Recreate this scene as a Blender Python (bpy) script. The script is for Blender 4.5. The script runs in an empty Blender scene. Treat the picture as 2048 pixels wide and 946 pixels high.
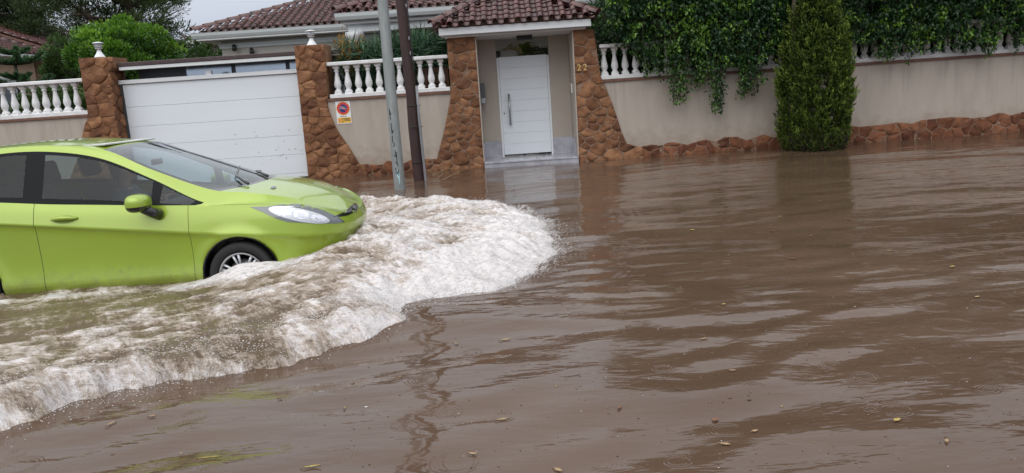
import bpy, bmesh, math, random
import numpy as np
from mathutils import Vector, Matrix, noise
from mathutils.bvhtree import BVHTree
from mathutils.geometry import delaunay_2d_cdt
random.seed(7); RNG = np.random.default_rng(7)
SC = bpy.context.scene
R = math.radians
# ------------------------------------------------------------------ camera
EYE = 1.48; FPX = 1500.0; PITCH = R(10.6); ROLL = math.atan(.066)
cam_d = bpy.data.cameras.new('camera'); cam = bpy.data.objects.new('camera', cam_d)
SC.collection.objects.link(cam); SC.camera = cam
cam_d.sensor_width = 36; cam_d.lens = FPX / 2048 * 36; cam_d.clip_end = 900; cam_d.clip_start = .05
_F = Vector((0, math.cos(PITCH), -math.sin(PITCH))); _U = Vector((0, math.sin(PITCH), math.cos(PITCH))); _X = Vector((1, 0, 0))
_r = _X * math.cos(ROLL) - _U * math.sin(ROLL); _u = _X * math.sin(ROLL) + _U * math.cos(ROLL)
cam.matrix_world = Matrix(((_r.x, _u.x, -_F.x, 0), (_r.y, _u.y, -_F.y, 0), (_r.z, _u.z, -_F.z, EYE), (0, 0, 0, 1)))
def ray(px, py):            # direction through a pixel of the photograph (measuring aid)
    return _F + _r * ((px - 1024) / FPX) - _u * ((py - 473) / FPX)
def onY(px, py, Y):
    d = ray(px, py); t = Y / d.y
    return (d.x * t, EYE + d.z * t)
def onZ(px, py, Z=0.0):
    d = ray(px, py); t = (Z - EYE) / d.z
    return (d.x * t, d.y * t)
# ------------------------------------------------------------------ sky and light
SC.view_settings.view_transform = 'Standard'; SC.view_settings.look = 'None'
SC.view_settings.gamma = 1; SC.view_settings.exposure = .5
SC.render.engine = 'CYCLES'
SC.cycles.use_denoising = True
SC.cycles.max_bounces = 8; SC.cycles.transparent_max_bounces = 12; SC.cycles.caustics_reflective = False; SC.cycles.caustics_refractive = False
W = bpy.data.worlds.new('World'); SC.world = W; W.use_nodes = True
nt = W.node_tree; nt.nodes.clear()
def wn(t, **k):
    n = nt.nodes.new(t)
    for a, b in k.items(): setattr(n, a, b)
    return n
SUN_EL, SUN_AZ = R(52), R(205)      # azimuth clockwise from +Y: behind the camera, a little to the left
sky = wn('ShaderNodeTexSky', sky_type='NISHITA', sun_disc=False, sun_elevation=SUN_EL, sun_rotation=SUN_AZ, air_density=1.0, dust_density=6.0, ozone_density=1.5)
hsv = wn('ShaderNodeHueSaturation'); hsv.inputs['Saturation'].default_value = .35
nt.links.new(sky.outputs[0], hsv.inputs['Color'])
# overcast veil: even cloud, brighter overhead than at the horizon (as every overcast sky is)
geo = wn('ShaderNodeNewGeometry'); sep = wn('ShaderNodeSeparateXYZ'); nt.links.new(geo.outputs['Incoming'], sep.inputs[0])
tc = wn('ShaderNodeTexCoord'); sep2 = wn('ShaderNodeSeparateXYZ'); nt.links.new(tc.outputs['Generated'], sep2.inputs[0])
rmp = wn('ShaderNodeValToRGB'); nt.links.new(sep2.outputs['Z'], rmp.inputs[0])
rmp.color_ramp.elements[0].position = 0; rmp.color_ramp.elements[0].color = (2.9, 3.3, 4.2, 1)
rmp.color_ramp.elements[1].position = 1; rmp.color_ramp.elements[1].color = (9.0, 9.3, 9.8, 1)
e = rmp.color_ramp.elements.new(.3); e.color = (6.2, 6.5, 7.0, 1)
cn = wn('ShaderNodeTexNoise'); cn.inputs['Scale'].default_value = 2.2; cn.inputs['Detail'].default_value = 4
nt.links.new(tc.outputs['Generated'], cn.inputs['Vector'])
cm = wn('ShaderNodeMapRange'); cm.inputs['To Min'].default_value = .86; cm.inputs['To Max'].default_value = 1.14
nt.links.new(cn.outputs['Fac'], cm.inputs['Value'])
mul = wn('ShaderNodeMixRGB', blend_type='MULTIPLY'); mul.inputs[0].default_value = 1
nt.links.new(rmp.outputs[0], mul.inputs[1]); nt.links.new(cm.outputs[0], mul.inputs[2])
mx = wn('ShaderNodeMixRGB'); mx.inputs[0].default_value = .88
nt.links.new(hsv.outputs[0], mx.inputs[1]); nt.links.new(mul.outputs[0], mx.inputs[2])
bg = wn('ShaderNodeBackground'); bg.inputs['Strength'].default_value = .11
nt.links.new(mx.outputs[0], bg.inputs[0])
wo = wn('ShaderNodeOutputWorld'); nt.links.new(bg.outputs[0], wo.inputs[0])
sd = bpy.data.lights.new('sun', 'SUN'); sd.energy = .8; sd.angle = R(70); sd.color = (1, .97, .93)
so = bpy.data.objects.new('sun', sd); SC.collection.objects.link(so)
dsun = Vector((math.sin(SUN_AZ) * math.cos(SUN_EL), math.cos(SUN_AZ) * math.cos(SUN_EL), math.sin(SUN_EL)))
so.rotation_euler = dsun.to_track_quat('Z', 'Y').to_euler(); so.location = (0, 0, 30)
# ------------------------------------------------------------------ materials
def mat(name, col=(.5, .5, .5), rough=.6, metal=0, var=0, vscale=4, col2=None, bump=0, bscale=30, coat=0, spec=.5, objvar=0, aniso=(1, 1, 1), detail=5, extra=None):
    m = bpy.data.materials.new(name); m.use_nodes = True; t = m.node_tree; N = t.nodes; L = t.links
    b = N['Principled BSDF']; b.inputs['Roughness'].default_value = rough; b.inputs['Metallic'].default_value = metal
    b.inputs['Coat Weight'].default_value = coat; b.inputs['Specular IOR Level'].default_value = spec
    b.inputs['Base Color'].default_value = (*col, 1)
    g = N.new('ShaderNodeNewGeometry'); mp = N.new('ShaderNodeMapping'); mp.inputs['Scale'].default_value = aniso
    L.new(g.outputs['Position'], mp.inputs[0])
    out = None
    if col2 or var:
        n = N.new('ShaderNodeTexNoise'); n.inputs['Scale'].default_value = vscale; n.inputs['Detail'].default_value = detail; n.inputs['Roughness'].default_value = .62
        L.new(mp.outputs[0], n.inputs['Vector'])
        r = N.new('ShaderNodeValToRGB'); r.color_ramp.elements[0].position = .33; r.color_ramp.elements[1].position = .67
        c2 = col2 or tuple(c * (1 - var) for c in col)
        r.color_ramp.elements[0].color = (*c2, 1); r.color_ramp.elements[1].color = (*col, 1)
        L.new(n.outputs['Fac'], r.inputs[0]); out = r.outputs[0]
    if objvar:
        oi = N.new('ShaderNodeObjectInfo'); mr = N.new('ShaderNodeMapRange'); mr.inputs['To Min'].default_value = 1 - objvar; mr.inputs['To Max'].default_value = 1 + objvar
        L.new(oi.outputs['Random'], mr.inputs['Value'])
        h = N.new('ShaderNodeHueSaturation'); h.inputs['Color'].default_value = (*col, 1)
        if out: L.new(out, h.inputs['Color'])
        L.new(mr.outputs[0], h.inputs['Value']); out = h.outputs[0]
    if out: L.new(out, b.inputs['Base Color'])
    if bump:
        n2 = N.new('ShaderNodeTexNoise'); n2.inputs['Scale'].default_value = bscale; n2.inputs['Detail'].default_value = 6; n2.inputs['Roughness'].default_value = .65
        L.new(mp.outputs[0], n2.inputs['Vector'])
        bp = N.new('ShaderNodeBump'); bp.inputs['Distance'].default_value = bump; L.new(n2.outputs['Fac'], bp.inputs['Height'])
        L.new(bp.outputs[0], b.inputs['Normal'])
    return m
M = {}
M['stucco'] = mat('stucco', (.46, .405, .35), .85, col2=(.39, .34, .29), vscale=1.9, bump=.004, bscale=60, aniso=(1.6, 1, .45), detail=9)
def weather(m):      # rain streaks under the coping and a splashed, stained foot
    t = m.node_tree; N = t.nodes; L = t.links; bs = N['Principled BSDF']; src = bs.inputs['Base Color'].links[0].from_socket
    g = N.new('ShaderNodeNewGeometry'); sp_ = N.new('ShaderNodeSeparateXYZ'); L.new(g.outputs['Position'], sp_.inputs[0])
    def nz(scl, sc, det):
        mp = N.new('ShaderNodeMapping'); mp.inputs['Scale'].default_value = scl; L.new(g.outputs['Position'], mp.inputs[0]); n = N.new('ShaderNodeTexNoise'); n.inputs['Scale'].default_value = sc; n.inputs['Detail'].default_value = det; n.inputs['Roughness'].default_value = .65; L.new(mp.outputs[0], n.inputs['Vector']); return n.outputs['Fac']
    st = nz((1, 1, .06), 7, 6); r = N.new('ShaderNodeMapRange'); r.inputs['From Min'].default_value = .50; r.inputs['From Max'].default_value = .75; r.inputs['To Max'].default_value = .42; L.new(st, r.inputs['Value'])
    zf = N.new('ShaderNodeMapRange'); zf.inputs['From Min'].default_value = .5; zf.inputs['From Max'].default_value = 1.65; L.new(sp_.outputs['Z'], zf.inputs['Value'])
    q = N.new('ShaderNodeMath'); q.operation = 'MULTIPLY'; L.new(r.outputs[0], q.inputs[0]); L.new(zf.outputs[0], q.inputs[1])
    a = N.new('ShaderNodeMixRGB'); a.inputs[2].default_value = (.17, .155, .135, 1); L.new(q.outputs[0], a.inputs[0]); L.new(src, a.inputs[1])
    sn = nz((1, 1, 1), 5, 9); f = N.new('ShaderNodeMath'); f.operation = 'MULTIPLY_ADD'; f.inputs[1].default_value = 1.3; L.new(sn, f.inputs[0]); ng = N.new('ShaderNodeMath'); ng.operation = 'MULTIPLY'; ng.inputs[1].default_value = -1; L.new(sp_.outputs['Z'], ng.inputs[0]); L.new(ng.outputs[0], f.inputs[2])
    r3 = N.new('ShaderNodeMapRange'); r3.inputs['From Min'].default_value = .05; r3.inputs['From Max'].default_value = .50; r3.inputs['To Max'].default_value = .55; L.new(f.outputs[0], r3.inputs['Value'])
    c = N.new('ShaderNodeMixRGB'); c.inputs[2].default_value = (.27, .20, .145, 1); L.new(r3.outputs[0], c.inputs[0]); L.new(a.outputs[0], c.inputs[1]); L.new(c.outputs[0], bs.inputs['Base Color'])
weather(M['stucco'])
M['stucco_porch'] = mat('stucco_porch', (.46, .405, .345), .8, var=.08, vscale=2, bump=.003, bscale=90)
M['white'] = mat('white_paint', (.78, .81, .83), .38, var=.05, vscale=2.5, bump=.001, bscale=40)
M['white_cast'] = mat('white_cast_stone', (.80, .80, .81), .55, col2=(.66, .66, .65), vscale=7, bump=.003, bscale=40)
M['door_white'] = mat('door_white', (.77, .82, .86), .33, var=.04, vscale=1.2, bump=.0012, bscale=50, aniso=(.4, 1, 1.6))
M['seam'] = mat('seam_shadow_gap', (.55, .58, .60), .7)
M['mortar'] = mat('mortar', (.26, .14, .07), .85, col2=(.17, .075, .035), vscale=9, bump=.012, bscale=35)
M['terracotta'] = mat('terracotta', (.22, .10, .065), .6, col2=(.12, .06, .04), vscale=12, bump=.004)
M['coping'] = M['terracotta']
def stone_mat(name, a, b_, c):
    m = mat(name, a, .68, col2=b_, vscale=6, bump=.03, bscale=13, detail=9, spec=.22)
    t = m.node_tree; N = t.nodes; L = t.links; bs = N['Principled BSDF']
    src = bs.inputs['Base Color'].links[0].from_socket
    oi = N.new('ShaderNodeObjectInfo'); r = N.new('ShaderNodeValToRGB'); e = r.color_ramp.elements
    e[0].position = 0; e[0].color = (.52, .47, .50, 1); e[1].position = 1; e[1].color = (1.28, 1.30, 1.30, 1)
    q = e.new(.45); q.color = (.88, .84, .82, 1); q = e.new(.75); q.color = (1.0, 1.0, 1.0, 1)
    L.new(oi.outputs['Random'], r.inputs[0])
    mu = N.new('ShaderNodeMixRGB'); mu.blend_type = 'MULTIPLY'; mu.inputs[0].default_value = 1
    L.new(src, mu.inputs[1]); L.new(r.outputs[0], mu.inputs[2])
    # pale lichen / efflorescence flecks
    n = N.new('ShaderNodeTexNoise'); n.inputs['Scale'].default_value = 5; n.inputs['Detail'].default_value = 9; n.inputs['Roughness'].default_value = .7
    g = N.new('ShaderNodeNewGeometry'); L.new(g.outputs['Position'], n.inputs['Vector'])
    r2 = N.new('ShaderNodeValToRGB'); r2.color_ramp.elements[0].position = .60; r2.color_ramp.elements[1].position = .72
    L.new(n.outputs['Fac'], r2.inputs[0])
    m2 = N.new('ShaderNodeMixRGB'); m2.inputs[2].default_value = (*c, 1); m3 = N.new('ShaderNodeMath'); m3.operation = 'MULTIPLY'; m3.inputs[1].default_value = .45
    L.new(r2.outputs[0], m3.inputs[0]); L.new(m3.outputs[0], m2.inputs[0]); L.new(mu.outputs[0], m2.inputs[1]); L.new(m2.outputs[0], bs.inputs['Base Color'])
    return m
M['stone'] = stone_mat('orange_sandstone', (.31, .155, .075), (.19, .088, .048), (.34, .23, .15))
M['stone_dark'] = stone_mat('wet_brown_sandstone', (.26, .105, .05), (.15, .065, .038), (.28, .2, .14))
M['tile'] = mat('clay_tile', (.135, .046, .036), .2, col2=(.05, .022, .022), vscale=11, bump=.008, bscale=30, objvar=.3, coat=.25)
M['tile_far'] = mat('clay_tile_far', (.13, .045, .036), .3, col2=(.055, .024, .022), vscale=5, bump=.006, bscale=25, objvar=.25, coat=.15)
M['brown_roof'] = mat('brown_roofing', (.075, .045, .045), .45, var=.4, vscale=9, bump=.006, bscale=25)
M['soffit'] = mat('soffit', (.62, .62, .62), .7, var=.06, vscale=3)
M['house_wall'] = mat('house_wall', (.56, .53, .49), .85, var=.05, vscale=1.5, bump=.003, bscale=60)
M['gutter'] = mat('gutter_white', (.74, .78, .78), .35, var=.06, vscale=3)
M['neigh_wall'] = mat('peach_render', (.60, .44, .31), .85, var=.08, vscale=1.5)
M['dark'] = mat('dark_plastic', (.018, .018, .02), .45)
M['grey_metal'] = mat('grey_metal', (.10, .11, .12), .4, metal=.4)
M['steel'] = mat('brushed_steel', (.38, .39, .40), .3, metal=.9, bump=.0005, bscale=200)
M['galv'] = mat('galvanised_pole', (.33, .35, .345), .48, metal=.35, col2=(.25, .27, .265), vscale=14, bump=.002, bscale=60, aniso=(1, 1, .3))
M['wood_post'] = mat('creosoted_wood', (.055, .022, .020), .55, col2=(.028, .014, .014), vscale=10, bump=.01, bscale=40, aniso=(1, 1, .08))
M['pvc'] = mat('grey_conduit', (.24, .245, .26), .5, var=.15, vscale=8)
M['marble'] = mat('grey_marble', (.52, .52, .56), .16, col2=(.30, .30, .34), vscale=3.2, detail=10)
M['planter'] = mat('stained_wood', (.16, .075, .035), .6, var=.4, vscale=9, bump=.004)
M['brass'] = mat('brass', (.75, .52, .20), .35, metal=.8)
M['soil'] = mat('garden_soil', (.10, .085, .06), .9, var=.3, bump=.01)
M['asphalt'] = mat('asphalt', (.05, .05, .05), .85, var=.2, vscale=6, bump=.004)
M['paver'] = mat('pavement', (.2, .18, .17), .8, var=.2, vscale=4, bump=.004)
M['bark'] = mat('bark', (.10, .075, .055), .9, col2=(.045, .035, .028), vscale=8, bump=.02, bscale=14, aniso=(1, 1, .3))
M['bark_red'] = mat('pine_bark', (.12, .07, .055), .9, col2=(.05, .035, .03), vscale=4, bump=.03, bscale=8)
def leafmat(name, dark, mid, tip, rough=.45, trans=.25):
    m = bpy.data.materials.new(name); m.use_nodes = True; t = m.node_tree; N = t.nodes; L = t.links
    b = N['Principled BSDF']; b.inputs['Roughness'].default_value = rough
    a = N.new('ShaderNodeAttribute'); a.attribute_name = 'tone'
    r = N.new('ShaderNodeValToRGB'); e = r.color_ramp.elements
    e[0].position = 0; e[0].color = (*dark, 1); e[1].position = 1; e[1].color = (*tip, 1); q = e.new(.5); q.color = (*mid, 1)
    L.new(a.outputs['Fac'], r.inputs[0]); L.new(r.outputs[0], b.inputs['Base Color'])
    tr = N.new('ShaderNodeBsdfTranslucent'); L.new(r.outputs[0], tr.inputs[0])
    mxs = N.new('ShaderNodeMixShader'); mxs.inputs[0].default_value = trans
    L.new(b.outputs[0], mxs.inputs[1]); L.new(tr.outputs[0], mxs.inputs[2]); L.new(mxs.outputs[0], N['Material Output'].inputs[0])
    return m
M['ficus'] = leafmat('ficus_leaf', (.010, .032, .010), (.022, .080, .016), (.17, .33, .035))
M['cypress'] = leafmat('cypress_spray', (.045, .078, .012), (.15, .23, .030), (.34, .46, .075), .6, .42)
M['pine'] = leafmat('pine_needle', (.014, .028, .012), (.05, .085, .018), (.12, .17, .035), .7)
M['bush'] = leafmat('bush_leaf', (.02, .055, .010), (.075, .19, .018), (.26, .46, .035))
M['olive'] = leafmat('privet_leaf', (.02, .05, .012), (.065, .125, .028), (.16, .24, .05))
M['strap'] = leafmat('oleander_leaf', (.016, .045, .022), (.055, .13, .06), (.17, .29, .13))
M['orange_leaf'] = leafmat('orange_foliage', (.20, .10, .01), (.40, .20, .015), (.55, .33, .03))
M['pale_leaf'] = leafmat('variegated_leaf', (.10, .22, .03), (.30, .42, .10), (.62, .50, .30))
M['norfolk'] = leafmat('norfolk_pine_needle', (.02, .055, .022), (.05, .12, .045), (.10, .20, .07), .6)
def glass(name, tint, base=.06, rough=.02):
    m = bpy.data.materials.new(name); m.use_nodes = True; t = m.node_tree; N = t.nodes; L = t.links; N.remove(N['Principled BSDF'])
    tr = N.new('ShaderNodeBsdfTransparent'); tr.inputs[0].default_value = (*tint, 1)
    gl = N.new('ShaderNodeBsdfGlossy'); gl.inputs['Roughness'].default_value = rough; gl.inputs[0].default_value = (.95, .97, 1, 1)
    g = N.new('ShaderNodeNewGeometry'); dp = N.new('ShaderNodeVectorMath'); dp.operation = 'DOT_PRODUCT'; L.new(g.outputs['Normal'], dp.inputs[0]); L.new(g.outputs['Incoming'], dp.inputs[1])
    ab = N.new('ShaderNodeMath'); ab.operation = 'ABSOLUTE'; L.new(dp.outputs['Value'], ab.inputs[0])
    om = N.new('ShaderNodeMath'); om.operation = 'SUBTRACT'; om.inputs[0].default_value = 1; L.new(ab.outputs[0], om.inputs[1])
    pw = N.new('ShaderNodeMath'); pw.operation = 'POWER'; pw.inputs[1].default_value = 5; L.new(om.outputs[0], pw.inputs[0])
    ad = N.new('ShaderNodeMath'); ad.operation = 'MULTIPLY_ADD'; ad.inputs[1].default_value = 1 - base; ad.inputs[2].default_value = base; ad.use_clamp = True; L.new(pw.outputs[0], ad.inputs[0])
    mxs = N.new('ShaderNodeMixShader'); L.new(ad.outputs[0], mxs.inputs[0]); L.new(tr.outputs[0], mxs.inputs[1]); L.new(gl.outputs[0], mxs.inputs[2])
    L.new(mxs.outputs[0], N['Material Output'].inputs[0]); return m
M['car_glass'] = glass('car_glass', (.50, .60, .61), .028)
M['windscreen'] = glass('windscreen_glass', (.52, .62, .64), .13)
M['lamp_glass'] = glass('lamp_glass', (.8, .82, .85), .1)
M['house_glass'] = mat('house_glass', (.05, .06, .07), .05, spec=.8)
M['screen_glass'] = mat('mirror_pane', (.62, .70, .76), .12, metal=.75, var=.1, vscale=2)
# ------------------------------------------------------------------ helpers
def link(o, parent=None):
    SC.collection.objects.link(o)
    if parent is not None: o.parent = parent
    return o
def tag(o, label=None, cat=None, group=None, kind=None):
    if label: o['label'] = label
    if cat: o['category'] = cat
    if group: o['group'] = group
    if kind: o['kind'] = kind
    return o
def thing(name, label, cat, loc=(0, 0, 0), group=None):
    o = bpy.data.objects.new(name, None); o.location = loc; o.empty_display_size = .2; link(o)
    return tag(o, label, cat, group)
def root_loc(p):
    v = Vector((0, 0, 0))
    while p is not None: v += p.location; p = p.parent
    return v
def mesh_np(name, V, F, mt, parent=None, smooth=False, attrs=None, local=False):
    """V (n,3) world coordinates, F (m,k) indices or list of index tuples"""
    V = np.asarray(V, dtype=np.float64).reshape(-1, 3)
    if not local and parent is not None: V = V - np.array(root_loc(parent))
    me = bpy.data.meshes.new(name)
    if isinstance(F, np.ndarray):
        k = F.shape[1]; n = F.shape[0]
        me.vertices.add(len(V)); me.vertices.foreach_set('co', V.astype(np.float32).ravel())
        me.loops.add(n * k); me.loops.foreach_set('vertex_index', F.astype(np.int32).ravel())
        me.polygons.add(n); me.polygons.foreach_set('loop_start', np.arange(0, n * k, k, dtype=np.int32))
        me.polygons.foreach_set('loop_total', np.full(n, k, dtype=np.int32))
        me.update(calc_edges=True)
    else:
        me.from_pydata([tuple(v) for v in V], [], [tuple(f) for f in F]); me.update()
    if smooth: me.polygons.foreach_set('use_smooth', np.ones(len(me.polygons), dtype=bool))
    if attrs:
        for an, av in attrs.items():
            av = np.asarray(av, dtype=np.float32)
            if av.ndim == 1:
                a = me.attributes.new(an, 'FLOAT', 'POINT'); a.data.foreach_set('value', av)
            else:
                a = me.attributes.new(an, 'FLOAT_VECTOR', 'POINT'); a.data.foreach_set('vector', av.ravel())
    for m_ in (mt if isinstance(mt, (list, tuple)) else [mt]): me.materials.append(m_)
    return link(bpy.data.objects.new(name, me), parent)
class MB:
    """collects shapes, then links them as one mesh"""
    def __init__(s): s.V = []; s.F = []; s.sm = []
    def add(s, V, F, smooth=False):
        b = len(s.V); s.V += [tuple(v) for v in V]; s.F += [tuple(i + b for i in f) for f in F]; s.sm += [smooth] * len(F)
    def box(s, x0, x1, y0, y1, z0, z1, bev=0):
        if bev:
            bm = bmesh.new(); bmesh.ops.create_cube(bm, size=1)
            for v in bm.verts: v.co = Vector(((x0 + x1) / 2 + v.co.x * (x1 - x0), (y0 + y1) / 2 + v.co.y * (y1 - y0), (z0 + z1) / 2 + v.co.z * (z1 - z0)))
            bmesh.ops.bevel(bm, geom=list(bm.edges), offset=bev, segments=1, affect='EDGES')
            bm.verts.index_update(); s.add([v.co for v in bm.verts], [[v.index for v in f.verts] for f in bm.faces]); bm.free(); return s
        V = [(x, y, z) for z in (z0, z1) for y in (y0, y1) for x in (x0, x1)]
        s.add(V, [(0, 2, 3, 1), (4, 5, 7, 6), (0, 1, 5, 4), (2, 6, 7, 3), (0, 4, 6, 2), (1, 3, 7, 5)]); return s
    def lathe(s, prof, c=(0, 0, 0), n=12, axis='z', smooth=True, cap=True):
        V = []; F = []
        for r, z in prof:
            for i in range(n):
                a = 2 * math.pi * i / n + math.pi / n
                p = (r * math.cos(a), r * math.sin(a), z)
                if axis == 'y': p = (p[0], p[2], p[1])
                if axis == 'x': p = (p[2], p[0], p[1])
                V.append((c[0] + p[0], c[1] + p[1], c[2] + p[2]))
        for j in range(len(prof) - 1):
            for i in range(n):
                a, b = j * n + i, j * n + (i + 1) % n
                F.append((a, b, b + n, a + n) if axis != 'y' else (a, a + n, b + n, b))
        if cap: F += [tuple(range(n))[::-1], tuple(range((len(prof) - 1) * n, len(prof) * n))]
        s.add(V, F, smooth); return s
    def tube(s, pts, r, n=8, smooth=True):
        pts = [Vector(p) for p in pts]; rr = r if isinstance(r, (list, tuple)) else [r] * len(pts); V = []; F = []
        up = Vector((0, 0, 1)); last = None
        for i, p in enumerate(pts):
            t = (pts[min(i + 1, len(pts) - 1)] - pts[max(i - 1, 0)]).normalized()
            a = t.cross(up if abs(t.z) < .95 else Vector((1, 0, 0))) if last is None else last - t * last.dot(t)
            a.normalize(); last = a; b = t.cross(a)
            for k in range(n):
                q = 2 * math.pi * k / n; V.append(p + a * math.cos(q) * rr[i] + b * math.sin(q) * rr[i])
        for i in range(len(pts) - 1):
            for k in range(n): F.append((i * n + k, i * n + (k + 1) % n, (i + 1) * n + (k + 1) % n, (i + 1) * n + k))
        F += [tuple(range(n))[::-1], tuple(range((len(pts) - 1) * n, len(pts) * n))]
        s.add(V, F, smooth); return s
    def prism(s, poly, y0, y1):          # polygon in XZ extruded along Y
        n = len(poly); V = [(p[0], y0, p[1]) for p in poly] + [(p[0], y1, p[1]) for p in poly]
        F = [tuple(range(n)), tuple(range(n, 2 * n))[::-1]] + [(i, i + n, (i + 1) % n + n, (i + 1) % n) for i in range(n)]
        s.add(V, F); return s
    def extrude_x(s, poly, x0, x1):      # polygon in YZ extruded along X
        n = len(poly); V = [(x0, p[0], p[1]) for p in poly] + [(x1, p[0], p[1]) for p in poly]
        F = [tuple(range(n)), tuple(range(n, 2 * n))[::-1]] + [(i, i + n, (i + 1) % n + n, (i + 1) % n) for i in range(n)]
        s.add(V, F); return s
    def ellipsoid(s, c, r, n=10, m=7):
        V = []; F = []
        for j in range(m + 1):
            t = math.pi * j / m
            for i in range(n):
                a = 2 * math.pi * i / n; V.append((c[0] + r[0] * math.sin(t) * math.cos(a), c[1] + r[1] * math.sin(t) * math.sin(a), c[2] + r[2] * math.cos(t)))
        for j in range(m):
            for i in range(n): F.append((j * n + i, (j + 1) * n + i, (j + 1) * n + (i + 1) % n, j * n + (i + 1) % n))
        s.add(V, F, True); return s
    def build(s, name, mt, parent=None, local=False):
        o = mesh_np(name, np.array(s.V, dtype=float), s.F, mt, parent, local=local)
        bm = bmesh.new(); bm.from_mesh(o.data); bmesh.ops.recalc_face_normals(bm, faces=bm.faces); bm.to_mesh(o.data); bm.free()
        o.data.polygons.foreach_set('use_smooth', s.sm)
        return o
def copy_part(o, parent, loc, rot=None, name=None):
    c = o.copy(); link(c, parent); c.location = Vector(loc) - root_loc(parent)
    if rot: c.rotation_euler = rot
    return c
# value noise for numpy
_perm = RNG.permutation(4096)
def vnoise(x, y, seed=0):
    xi = np.floor(x).astype(np.int64); yi = np.floor(y).astype(np.int64); fx = x - xi; fy = y - yi
    fx = fx * fx * fx * (fx * (fx * 6 - 15) + 10); fy = fy * fy * fy * (fy * (fy * 6 - 15) + 10)
    def h(a, b): return _perm[(_perm[(a + seed * 131) & 4095] + b) & 4095] / 4095.0
    return (h(xi, yi) * (1 - fx) + h(xi + 1, yi) * fx) * (1 - fy) + (h(xi, yi + 1) * (1 - fx) + h(xi + 1, yi + 1) * fx) * fy
def fbm(x, y, o=4, seed=0, g=.5):
    s = 0; a = 1; t = 0
    for i in range(o): s = s + a * vnoise(x * 2 ** i + 17.3 * i, y * 2 ** i - 9.1 * i, seed + i); t += a; a *= g
    return s / t
# ================================================================== ground below and behind the flood
g = MB(); g.box(-150, 150, -60, 13.2, -.6, -.248); tag(g.build('road', M['asphalt']), kind='structure')
g = MB(); g.box(-150, 150, 13.2, 16.5, -.6, -.11); tag(g.build('pavement', M['paver']), kind='structure')
g = MB(); g.box(-400, 400, 16.5, 500, -.6, .04); tag(g.build('garden_ground', M['soil']), kind='structure')
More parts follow.
